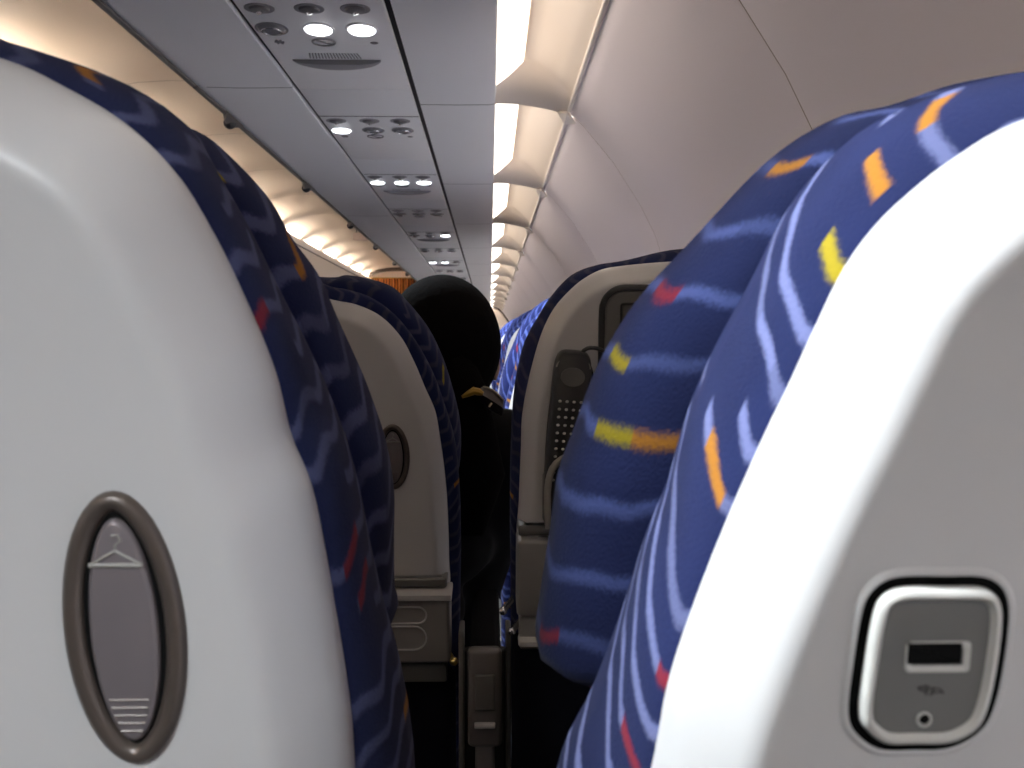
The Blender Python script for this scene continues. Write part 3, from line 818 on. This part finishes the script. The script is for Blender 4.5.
    hair = mb.build('hair', 'hair', root, angle=80)
    mb = MB()
    P0 = lambda x, y, dist: CAM + ray(x, y) * dist
    mb.tube([P0(x, y, 1.315) for x, y in ((462, 397), (468, 394), (474, 391), (479, 392), (483, 394))], [0.002, 0.004, 0.0055, 0.005, 0.003], 8)
    mb.build('hair_tie', 'gold', hair)
    mb = MB()
    ringsA = []
    for k in range(13):
        t = k / 12
        a0 = Vector((481 + 23 * t, 387 + 13 * t + 3 * math.sin(PI * t) * -1))
        a1 = Vector((480 + 22 * t, 401 + 15 * t + 2 * math.sin(PI * t)))
        pts = []
        for f_, dd in ((0, 1.33), (0.5, 1.318), (1, 1.33), (1, 1.338), (0.5, 1.326), (0, 1.338)):
            q = a0.lerp(a1, f_); pts.append(P0(q.x, q.y, dd))
        ringsA.append(pts)
    mb.loft(ringsA, True, True, True)
    cl = mb.build('hair_clip', 'clip', hair)
    mb = MB()
    mb.tube([P0(483 + 21 * k / 10, 386.5 + 14 * k / 10 - 3 * math.sin(PI * k / 10), 1.328) for k in range(11)], 0.0011, 6)
    mb.tube([P0(489, 407, 1.318), P0(492, 403, 1.318)], 0.0015, 6)  # short pale bar, a glint put in as colour
    mb.build('clip_rim_glint', 'cliprim', cl)
passenger()

# ------------------------------------------------------------------ cabin shell
Z0 = H + 0.57                       # underside of the bins
Y_A, Y_B = -4.0, 17.0
# floor
mb = MB(); mb.box((-1.35, (Y_A + Y_B) / 2, -0.03), (4.1, Y_B - Y_A, 0.06)); o = struct(mb.build('floor', 'carpet', smooth=False))

# right sidewall, one panel per bay
BAY, S0 = 1.17, 2.40
seams = [S0 + BAY * k for k in range(-6, 13)]
WP = [(0.1885, 0.557), (0.191, 0.548), (0.218, 0.520), (0.250, 0.475), (0.282, 0.430), (0.308, 0.390), (0.350, 0.325), (0.390, 0.260), (0.416, 0.20), (0.43, 0.165), (0.462, 0.06), (0.482, -0.05), (0.495, -0.2), (0.4975, -0.30), (0.50, -0.45), (0.47, -0.8), (0.43, -1.08)]
mb = MB()
ny = 13
for s in seams:
    rings = []
    for k in range(ny):
        t = k / (ny - 1)
        y = s + 0.0015 + (BAY - 0.003) * t
        e = abs(2 * t - 1) ** 6 * 0.012
        rings.append([Vector((x + e * max(0, min(1, max(0, i - 1) / 3, (8 - i) / 2)), y, H + z + e * 0.5 * max(0, min(1, max(0, i - 1) / 3, (8 - i) / 2)))) for i, (x, z) in enumerate(WP)])
    mb.loft([r[:9] for r in rings], False); mb.loft([r[13:] for r in rings], False)
wr_ = struct(mb.build('wall_right', 'wall', angle=60))
mb = MB(); mb.loft([[Vector((x + 0.018, y, H + z + 0.010)) for x, z in WP[:9]] for y in (Y_A, Y_B)], False); o = struct(mb.build('wall_right_backing', 'backing')); o.parent = wr_; 
# panel clips and the bright lip
for s in seams[1:]:
    mb = MB()
    x, z = 0.174, H + 0.546
    mb.add([(x + a_ * 1.5, s + b_ * 1.5, z + c_ * 1.3) for a_, b_, c_ in ((-0.010, -0.012, 0.003), (0.004, -0.028, -0.004), (0.020, -0.004, -0.016), (0.004, 0.022, -0.006), (0.002, -0.004, -0.018), (0.008, -0.004, 0.012))],
           [(0, 1, 4), (1, 2, 4), (2, 3, 4), (3, 0, 4), (1, 0, 5), (2, 1, 5), (3, 2, 5), (0, 3, 5)])
    mb.build('panel_clip', 'lip', wr_, smooth=False)
mb = MB()
for s in seams:
    mb.tube([(0.1872, s + 0.02, H + 0.5520), (0.1872, s + BAY - 0.03, H + 0.5520)], 0.0056, 10)
o = mb.build('panel_lip', 'lip', wr_)

# light cove between the bins and the sidewall
CX = [0.010, 0.030, 0.050, 0.075, 0.11, 0.15, 0.190]
CZ_IN = [0.582, 0.602, 0.622, 0.642, 0.632, 0.598, 0.550]
CZ_RIB = [0.573, 0.5735, 0.573, 0.571, 0.566, 0.558, 0.548]
mb = MB()
for s in seams:
    rings = []
    for y, f in ((0.0, 0), (0.004, 0), (0.012, 0.35), (0.022, 0.8), (0.035, 1), (1.02, 1), (1.03, 0.93), (1.05, 0.68), (1.075, 0.40), (1.11, 0.16), (1.145, 0.04), (1.166, 0.0), (1.17, 0)):
        rings.append([Vector((x, s + y, H + a * (1 - f) + b * f)) for x, a, b in zip(CX, CZ_RIB, CZ_IN)])
    mb.loft(rings, False)
struct(mb.build('trim_1', 'cove', angle=60))
ordn = ['first', 'second', 'third', 'fourth', 'fifth', 'sixth', 'seventh', 'eighth', 'ninth', 'tenth', 'eleventh', 'twelfth', 'thirteenth', 'fourteenth', 'fifteenth', 'sixteenth']
vis = 0
for s in seams:
    mb = MB()
    pr = [(0.0135, 0.5770), (0.034, 0.5925), (0.055, 0.6110), (0.0740, 0.6300), (0.0755, 0.6400), (0.074, 0.646), (0.012, 0.588)]
    mb.loft([[Vector((x, y, H + z)) for x, z in pr] for y in (s + 0.035, s + 1.018)], True, True, True)
    if s + 1.02 > 1.7:
        lab = ('%s glowing strip light from the viewer, along the cove right of the bins' % ordn[vis]); vis += 1
    else:
        lab = 'glowing cove strip light above and behind the viewer'
    root = thing('strip_light', lab, 'light', (0.04, s + 0.5, H + 0.62), 'cove strip lights')
    mb.build('diffuser', 'coveglow', root)
    mb = MB()
    mb.tube([(0.0765, s + 0.035, H + 0.6375), (0.0765, s + 1.0, H + 0.6375)], 0.0018, 6)
    mb.build('edge_trim', 'cove', root)

# bin underside: inner filler panels
mb = MB()
for s in seams:
    y0, y1 = s + 0.0025, s + BAY - 0.0025
    pr = [(-0.1655, 0.572), (-0.1645, 0.570), (-0.08, 0.5695), (0.0, 0.5705), (0.012, 0.573), (0.015, 0.579)]
    mb.loft([[Vector((x, y, H + z)) for x, z in pr] for y in (y0, y1)], False)
struct(mb.build('trim_2', 'bin', angle=50))
# body behind the panels
mb = MB()
pr = [(-0.640, 0.583), (0.012, 0.583), (0.010, 0.70), (-0.30, 1.02), (-0.78, 1.05), (-0.72, 0.80)]
mb.loft([[Vector((x, y, H + z)) for x, z in pr] for y in (Y_A, Y_B - 0.6)], True, True, True)
struct(mb.build('trim_3', 'groove', smooth=False))

# overhead bins (outer part of the underside and the door towards the aisle)
bl, b0 = 2.2, 2.25
for k in range(-3, 7):
    y0 = max(Y_A, b0 + bl * k); y1 = min(b0 + bl * (k + 1), Y_B - 0.6)
    if y1 - y0 < 0.5: continue
    if y1 < 1.2: lab = 'grey overhead bin above and behind the viewer'
    elif k == -1: lab = 'nearest grey overhead bin at top of view, left of the service panels'
    else: lab = '%s grey overhead bin beyond the nearest one, left of the service panels' % ordn[k]
    root = thing('overhead_bin', lab, 'overhead bin', (-0.55, (y0 + y1) / 2, Z0), 'overhead bins')
    mb = MB()
    pr = [(-0.4365, 0.580), (-0.437, 0.5715), (-0.438, 0.570), (-0.55, 0.5685), (-0.63, 0.570), (-0.648, 0.574), (-0.655, 0.585), (-0.70, 0.70), (-0.745, 0.82), (-0.785, 1.0), (-0.79, 1.06)]
    mb.loft([[Vector((x, y, H + z)) for x, z in pr] for y in (y0 + 0.002, y1 - 0.002)], False)
    mb.build('bin_panel', 'bin', root, angle=45)
    mb = MB(); mb.box((-0.653, (y0 + y1) / 2, H + 0.5745), (0.013, y1 - y0 - 0.01, 0.011), None, 0.003); mb.build('edge_rail', 'rail', root)
    for dy in (0.34, 1.40):
        y = y0 + dy
        if y > y1: continue
        mb = MB(); mb.sphere((-0.663, y, H + 0.566), 0.016, 14); mb.build('latch_knob', 'black', root)
        mb = MB(); mb.add([(-0.640, y - 0.11, H + 0.568), (-0.640, y + 0.06, H + 0.568), (-0.668, y + 0.03, H + 0.560), (-0.668, y - 0.03, H + 0.560), (-0.650, y - 0.11, H + 0.582), (-0.650, y + 0.06, H + 0.582), (-0.672, y + 0.03, H + 0.580), (-0.672, y - 0.03, H + 0.580)],
                         [(0, 1, 2, 3), (4, 7, 6, 5), (0, 4, 5, 1), (1, 5, 6, 2), (2, 6, 7, 3), (3, 7, 4, 0)])
        mb.build('latch_bracket', 'rail', root, smooth=False)

# passenger service units
def psu(yc, lit, kind, label):
    root = thing('service_panel', label, 'service panel', (-0.302, yc, Z0), 'passenger service panels')
    y0, y1 = (yc - 0.425, yc + 0.425) if abs(yc - 0.21) > 0.01 else (-0.285, 0.565)
    mb = MB(); mb.box((-0.302, (y0 + y1) / 2 - 0.0, Z0 + 0.006), (0.248, y1 - y0 - 0.003, 0.012), None, 0.0015); mb.build('panel', 'psu', root, angle=30)
    mb = MB(); mb.box((-0.302, yc - 0.165, Z0 - 0.0002), (0.248, 0.0035, 0.0012)); mb.build('panel_seam', 'groove', root, smooth=False)
    xs = (-0.390, -0.306, -0.228)
    for i, x in enumerate(xs):
        yy = yc - 0.115
        mb = MB()
        n = 24
        rg = lambda r, z, ry=1.0: [Vector((x + r * math.cos(2 * PI * k / n), yy + ry * r * math.sin(2 * PI * k / n), Z0 + z)) for k in range(n)]
        mb.loft([rg(0.026, 0.001), rg(0.0255, -0.0012), rg(0.022, -0.0016), rg(0.019, -0.001)], True, True, True)
        g = mb.build('air_nozzle', 'psumid', root)
        mb = MB(); mb.loft([rg(0.018, -0.001), rg(0.016, -0.0045), rg(0.011, -0.006)], True, True, True); mb.build('nozzle_ball', 'psudark', g)
        mb = MB(); mb.tube([(x, yy, Z0 - 0.006), (x + 0.001, yy + 0.001, Z0 - 0.010)], 0.0055, 12); mb.build('nozzle_tip', 'chrome', g)
        yy = yc - 0.005
        x2 = x - 0.003
        on = lit[i]
        mb = MB(); R = 0.0265
        rg2 = lambda r, z: [Vector((x2 + r * math.cos(2 * PI * k / n), yy + 1.25 * r * math.sin(2 * PI * k / n), Z0 + z)) for k in range(n)]
        mb.loft([rg2(R + 0.003, 0.001), rg2(R + 0.003, -0.0012), rg2(R, -0.0022)], True, True, True)
        rl = mb.build('reading_light', 'psudark' if not on else 'psu', root)
        mb = MB(); mb.loft([rg2(R - 0.001, -0.0015), rg2(R - 0.003, -0.004), rg2(R * 0.55, -0.006)], True, True, True)
        mb.build('lens', 'lampon' if on else 'lampoff', rl)
        if on:
            ld = bpy.data.lights.new('reading_bulb', 'SPOT'); ld.energy = LAMP_W.get(round(yc, 2), L_FWD * 0.25)
            ld.color = (0.87, 0.94, 1.0); ld.spot_size = math.radians(110); ld.spot_blend = 0.8; ld.shadow_soft_size = 0.02
            lo = bpy.data.objects.new('reading_bulb', ld); COL.objects.link(lo)
            lo.parent = rl; lo.location = Vector((x2, yy, Z0 - 0.012)) - parent_world(rl)
            if abs(yc - 0.21) < 0.01:
                lo.rotation_euler = Vector((-0.55, 0.10, 0.56)).to_track_quat('Z', 'Y').to_euler()
                ld.spot_size = math.radians(46); ld.spot_blend = 0.75
            if yc < 0:  # unseen lamps behind the viewer, added to light the seat backs
                if i == 0:
                    lo.rotation_euler = Vector((-0.13, -1.0, 0.71)).to_track_quat('Z', 'Y').to_euler()
                    ld.spot_size = math.radians(29); ld.spot_blend = 0.45; ld.energy = L_BACK_FILL * 1.6
                else:
                    lo.rotation_euler = Vector((-0.2, -0.6, 0.9)).to_track_quat('Z', 'Y').to_euler()
                    ld.spot_size = math.radians(64); ld.spot_blend = 0.5
        else:
            mb = MB()
            mb.tube([(x2 + 0.017 * math.cos(a), yy + 0.02 * math.sin(a), Z0 - 0.005) for a in [2 * PI * k / 16 for k in range(17)]], 0.0016, 6, False)
            mb.build('lens_ring', 'chrome', rl)
    # no smoking roundel
    yy = yc + 0.072; x = -0.312
    mb = MB()
    mb.tube([(x + 0.021 * math.cos(2 * PI * k / 24), yy + 0.021 * math.sin(2 * PI * k / 24), Z0 - 0.0004) for k in range(25)], 0.0022, 6, False)
    mb.tube([(x - 0.014, yy - 0.014, Z0 - 0.0004), (x + 0.014, yy + 0.014, Z0 - 0.0004)], 0.0018, 6)
    mb.build('no_smoking_sign', 'psudark', root)
    mb = MB(); xx = -0.395
    for a in range(3): mb.tube([(xx + 0.009 * math.cos(a * PI / 3), yy + 0.012 * math.sin(a * PI / 3), Z0 - 0.0003), (xx - 0.009 * math.cos(a * PI / 3), yy - 0.012 * math.sin(a * PI / 3), Z0 - 0.0003)], 0.0022, 6)
    mb.build('attendant_symbol', 'psudark', root)
    mb = MB(); mb.sphere((-0.218, yy + 0.005, Z0), (0.008, 0.008, 0.0015), 12); mb.build('seat_marker', 'psudark', root)
    if kind:
        yy = yc + 0.20; x = -0.306
        n = 32; mb = MB()
        def half(r, z): return [Vector((x + 0.088 * r * math.cos(PI * k / n), yy - 0.01 + 0.062 * r * math.sin(PI * k / n), Z0 + z)) for k in range(n + 1)]
        mb.loft([half(1, 0.001), half(1, -0.0014), half(0.95, -0.004), half(0.8, -0.0075), half(0.5, -0.010)], True, True, True)
        sp = mb.build('speaker', 'psumid', root)
        mb = MB()
        for k in range(17):
            xo = -0.05 + k * 0.00625
            mb.tube([(x + xo, yy - 0.022, Z0 - 0.0006), (x + xo * 0.92, yy - 0.055, Z0 - 0.0006)], 0.0012, 5)
        mb.build('grille', 'psudark', sp)
LAMP_W = {-0.71: L_BACK_FILL, 0.21: L_ROW, 1.84: L_FWD, 2.69: L_FWD * 1.5, 3.54: L_FWD}
PS = [(-0.71, (1, 0, 1), 1, 'unseen service panel behind the viewer with two added reading lights as fill'),
      (0.21, (1, 0, 0), 0, 'service panel directly above the viewer with its left reading light on'),
      (0.99, (0, 0, 0), 1, 'service panel above the second row, all its reading lights off'),
      (1.84, (0, 1, 1), 1, 'nearest service panel in view, middle and right reading lights on, speaker crescent'),
      (2.69, (1, 0, 0), 0, 'second service panel in view with only its left reading light on'),
      (3.54, (1, 1, 1), 1, 'third service panel in view with all three reading lights on'),
      (4.39, (0, 0, 0), 0, 'fourth service panel in view, all its reading lights off'),
      (5.24, (0, 0, 1), 1, 'fifth service panel in view with only its right reading light on'),
      (6.09, (0, 0, 0), 0, 'sixth service panel in view, unlit, between two lit ones'),
      (6.94, (1, 1, 0), 1, 'seventh service panel in view, left and middle reading lights on'),
      (7.79, (0, 0, 0), 0, 'eighth service panel in view, unlit, just above the dark hair'),
      (8.64, (0, 1, 0), 1, 'ninth service panel in view with only its middle reading light on'),
      (9.49, (0, 0, 1), 0, 'tenth service panel in view with only its right reading light on'),
      (10.34, (0, 0, 0), 1, 'farthest service panel in view, unlit, hard against the dark hair')]
for a in PS: psu(*a)

# aisle ceiling, lit from the cove over the opposite bins
CS = [3.6 + 1.18 * k for k in range(-6, 12)]
CP = [(-1.995, 1.082), (-1.970, 1.125), (-1.90, 1.175), (-1.80, 1.210), (-1.65, 1.238), (-1.50, 1.248), (-1.35, 1.245), (-1.15, 1.225), (-0.95, 1.18), (-0.80, 1.10), (-0.77, 1.04)]
mb = MB()
for s in CS:
    rings = []
    for k in range(9):
        t = k / 8
        e = abs(2 * t - 1) ** 6 * 0.007
        rings.append([Vector((x, s + 0.004 + 1.172 * t, H + z - e)) for x, z in CP])
    mb.loft(rings, False)
struct(mb.build('ceiling', 'ceil', angle=60))
mb = MB(); mb.loft([[Vector((x, y, H + z + 0.012)) for x, z in CP] for y in (Y_A, Y_B)], False); o = struct(mb.build('trim_4', 'backing'))
vis = 0
for s in CS:
    if s > Y_B - 1: continue
    if s + 1 > 3.4:
        lab = '%s warm ceiling light from the viewer, above the opposite bins across the aisle' % ordn[vis]; vis += 1
    else: lab = 'warm ceiling light across the aisle, behind the viewer'
    root = thing('ceiling_light', lab, 'light', (-1.96, s + 0.59, H + 1.08), 'aisle ceiling lights')
    mb = MB()
    mb.loft([[Vector((x, y, H + z)) for x, z in ((-1.985, 1.084), (-1.985, 1.090), (-1.957, 1.090), (-1.957, 1.084))] for y in (s + 0.16, s + 1.02)], True, True, True)
    mb.build('diffuser', 'ceilglow', root)
# opposite bins across the aisle
for k in range(-3, 7):
    y0 = max(Y_A, b0 + bl * k); y1 = min(b0 + bl * (k + 1), Y_B)
    if y1 < 1.0: lab = 'cream overhead bin across the aisle, behind the viewer'
    else: lab = '%s cream overhead bin across the aisle, counted from the viewer' % ordn[k + 1 if k >= -1 else 0]
    root = thing('overhead_bin', lab, 'overhead bin', (-2.2, (y0 + y1) / 2, Z0), 'opposite overhead bins')
    pr = [(-3.119, 0.60), (-2.10, 0.575), (-2.06, 0.60), (-2.02, 0.72), (-1.985, 0.86), (-1.962, 0.985), (-1.962, 1.015), (-2.02, 1.02), (-3.1025, 1.02)]
    mb = MB(); mb.loft([[Vector((x, y, H + z)) for x, z in pr] for y in (y0 + 0.003, y1 - 0.003)], True, True, True)
    mb.build('bin_body', 'binfar', root, angle=40)
    pr = [(-2.0, 1.026), (-1.952, 1.026), (-1.940, 1.05), (-1.942, 1.083), (-1.946, 1.0905), (-1.952, 1.0905), (-1.955, 1.083), (-2.02, 1.08)]
    mb = MB(); mb.loft([[Vector((x, y, H + z)) for x, z in pr] for y in (y0 + 0.001, y1 - 0.001)], True, True, True)
    mb.build('light_ledge', 'lip', root, angle=40)
    mb = MB(); mb.box((-1.968, (y0 + y1) / 2, H + 1.021), (0.02, y1 - y0 - 0.004, 0.008)); mb.build('ledge_gap', 'darktrim', root, smooth=False)
# left sidewall and the ends
mb = MB()
mb.loft([[Vector((x, y, H + z)) for x, z in ((-3.1, 1.1), (-3.12, 0.6), (-3.2, 0.34))] for y in (Y_A, Y_B)], False)
mb.loft([[Vector((x, y, H + z)) for x, z in ((-3.2, -0.28), (-3.2, -0.5), (-3.13, -1.08))] for y in (Y_A, Y_B)], False)
nw = 40; wp = (Y_B - Y_A) / nw
def window_panel(mb, yc_, wp, hw, z0, z1, p0, p1, xf, sgn, fill_open):
    inn = rrect(yc_ - hw, yc_ + hw, z0, z1, 0.085, 8)
    zc_ = (p0 + p1) / 2
    outr = []
    ya, yb = yc_ - wp / 2, yc_ + wp / 2
    for c_, (cy_, cz_) in enumerate(((yb, p1), (ya, p1), (ya, p0), (yb, p0))):
        arc = inn[c_ * 9:c_ * 9 + 9]
        e0 = Vector((cy_, arc[0].y)) if c_ in (0, 2) else Vector((arc[0].x, cz_))
        e1 = Vector((arc[8].x, cz_)) if c_ in (0, 2) else Vector((cy_, arc[8].y))
        k_ = Vector((cy_, cz_))
        for q_ in range(9):
            outr.append(e0.lerp(k_, q_ / 4) if q_ <= 4 else k_.lerp(e1, (q_ - 4) / 4))
    mid_ = [a_.lerp(b_, 0.5) for a_, b_ in zip(outr, inn)]
    rev = [Vector((xf(p.y) + sgn * 0.05, yc_ + (p.x - yc_) * 0.9, H + zc_ + (p.y - zc_) * 0.9)) for p in inn]
    mb.loft([[Vector((xf(p.y), p.x, H + p.y)) for p in r_] for r_ in (outr, mid_, inn)] + [rev], True, False, not fill_open)
for k in range(nw):
    window_panel(mb, Y_A + wp * (k + 0.5), wp, 0.13, -0.17, 0.22, -0.28, 0.34, lambda z: -3.2, -1, k % 5 == 0)  # every fifth window left open as added side fill
struct(mb.build('wall_left', 'wall'))
def xr(z):
    for (xa, za), (xb, zb) in zip(WP, WP[1:]):
        if zb <= z <= za: return xa + (xb - xa) * (za - z) / (za - zb)
    return WP[-1][0]
mb = MB()
for s in seams:
    for q in (0, 1):
        y = s + BAY * (0.25 + 0.5 * q)
        window_panel(mb, y, BAY / 2 + 0.0006, 0.115, -0.17, 0.155, -0.30, 0.20, xr, 1, (1.95 < y < 3.6) or (y > 5.2))  # hidden windows, opened bay by bay to add fill light
o = mb.build('window_band', 'wall', wr_)

mb = MB(); mb.box((-1.35, Y_A - 0.02, 1.2), (4.1, 0.04, 2.6)); struct(mb.build('wall_rear', 'wall', smooth=False))
mb = MB(); mb.box((-1.35, Y_B + 0.02, 1.2), (4.1, 0.04, 2.6)); struct(mb.build('wall_front', 'ceil', smooth=False))

# class divider at the front: partition on the right with a dark edge, arch and curtain over the aisle
yd = 16.3
WPd = [(x - 0.012, z) for x, z in WP[1:15]]
mb = MB()
poly = [(-0.60, 0.575), (0.03, 0.60)] + WPd + [(-0.60, -0.9)]
mb.loft([[Vector((x, y, H + z)) for x, z in poly] for y in (yd, yd + 0.03)], True, True, True)
root = thing('partition', 'cream partition with dark curved edge at the far end of the cabin', 'partition', (0, yd, 0))
mb.build('partition_panel', 'cove', root, smooth=False)
mb = MB(); mb.box((-0.06, yd + 0.015, 0.09), (1.0, 0.03, 0.2)); mb.build('kick_plate', 'dkgrey', root, smooth=False)
mb = MB(); mb.tube([(x, yd - 0.01, H + z) for x, z in [(-0.02, 0.605), (0.06, 0.615), (0.12, 0.60)] + WPd], 0.013, 8); mb.build('edge_seal', 'darktrim', root)
root = thing('curtain', 'orange and brown striped curtain across the aisle at the far end', 'curtain', (-1.36, yd, 0))
mb = MB()
fold = lambda y: 0
cols = [(-1.925 + 1.095 * k / 120) for k in range(121)]
mb.loft([[Vector((x, yd + 0.02 * math.sin(x * 62), z)) for x in cols] for z in (0.02, 0.8, 1.5, H + 1.075)], False)
cu = mb.build('curtain_cloth', 'curtain', root)
sd = cu.modifiers.new('cloth', 'SOLIDIFY'); sd.thickness = 0.004
mb = MB(); mb.tube([(-1.93, yd, H + 1.085), (-0.80, yd, H + 1.085)], 0.010, 8); mb.build('curtain_rail', 'gold', root)
mb = MB()
arch = catmull([(-1.955, 1.10), (-1.90, 1.165), (-1.80, 1.198), (-1.60, 1.222), (-1.35, 1.226), (-1.1, 1.205), (-0.9, 1.15)], 40)
mb.loft([[Vector((p.x, yd - 0.16, H + p.y + 0.02)) for p in arch], [Vector((p.x, yd - 0.16, H + p.y - 0.028)) for p in arch], [Vector((p.x, yd - 0.10, H + p.y - 0.028)) for p in arch]], False)
o = mb.build('ceiling_arch', 'darktrim'); tag(o, 'dark arched trim strip on the ceiling just before the striped curtain', 'trim')
sd = o.modifiers.new('thick', 'SOLIDIFY'); sd.thickness = 0.01

# small sign under the ceiling
sx, sy, sz = -1.16, 9.3, H + 1.0
root = thing('ceiling_sign', 'small pale sign with red marks hanging from the aisle ceiling', 'sign', (sx, sy, sz))
mb = MB(); mb.box((sx, sy, sz), (0.20, 0.02, 0.07), None, 0.006); mb.build('sign_plate', 'signwhite', root)
mb = MB()
for k in range(4): mb.box((sx + 0.018 + 0.02 * k, sy - 0.011, sz + 0.004 * (-1) ** k), (0.009, 0.004, 0.034), None, 0.001)
mb.build('sign_marks', 'signred', root)
for dx in (-0.07, 0.07):
    mb = MB(); mb.tube([(sx + dx, sy, sz + 0.03), (sx + dx, sy, H + 1.222)], 0.004, 8); mb.build('hanger', 'rail', root)

# ------------------------------------------------------------------ camera, world, colour
cd = bpy.data.cameras.new('camera'); cam = bpy.data.objects.new('camera', cd); COL.objects.link(cam)
cam.location = CAM; cam.rotation_euler = CAM_ROT
cd.sensor_width = 36; cd.lens = 36 * F / 1024; cd.clip_start = 0.01
cd.dof.use_dof = True; cd.dof.focus_distance = 0.8; cd.dof.aperture_fstop = 24
S.camera = cam
w = bpy.data.worlds.new('cabin_world'); S.world = w; w.use_nodes = True
w.node_tree.nodes['Background'].inputs['Color'].default_value = (0.95, 0.96, 1, 1)
w.node_tree.nodes['Background'].inputs['Strength'].default_value = E_WORLD  # bright outside, added as fill through the open windows
S.view_settings.view_transform = 'Standard'; S.view_settings.look = 'None'
S.view_settings.exposure = 0.0; S.view_settings.gamma = 1.0
S.view_settings.use_curve_mapping = False
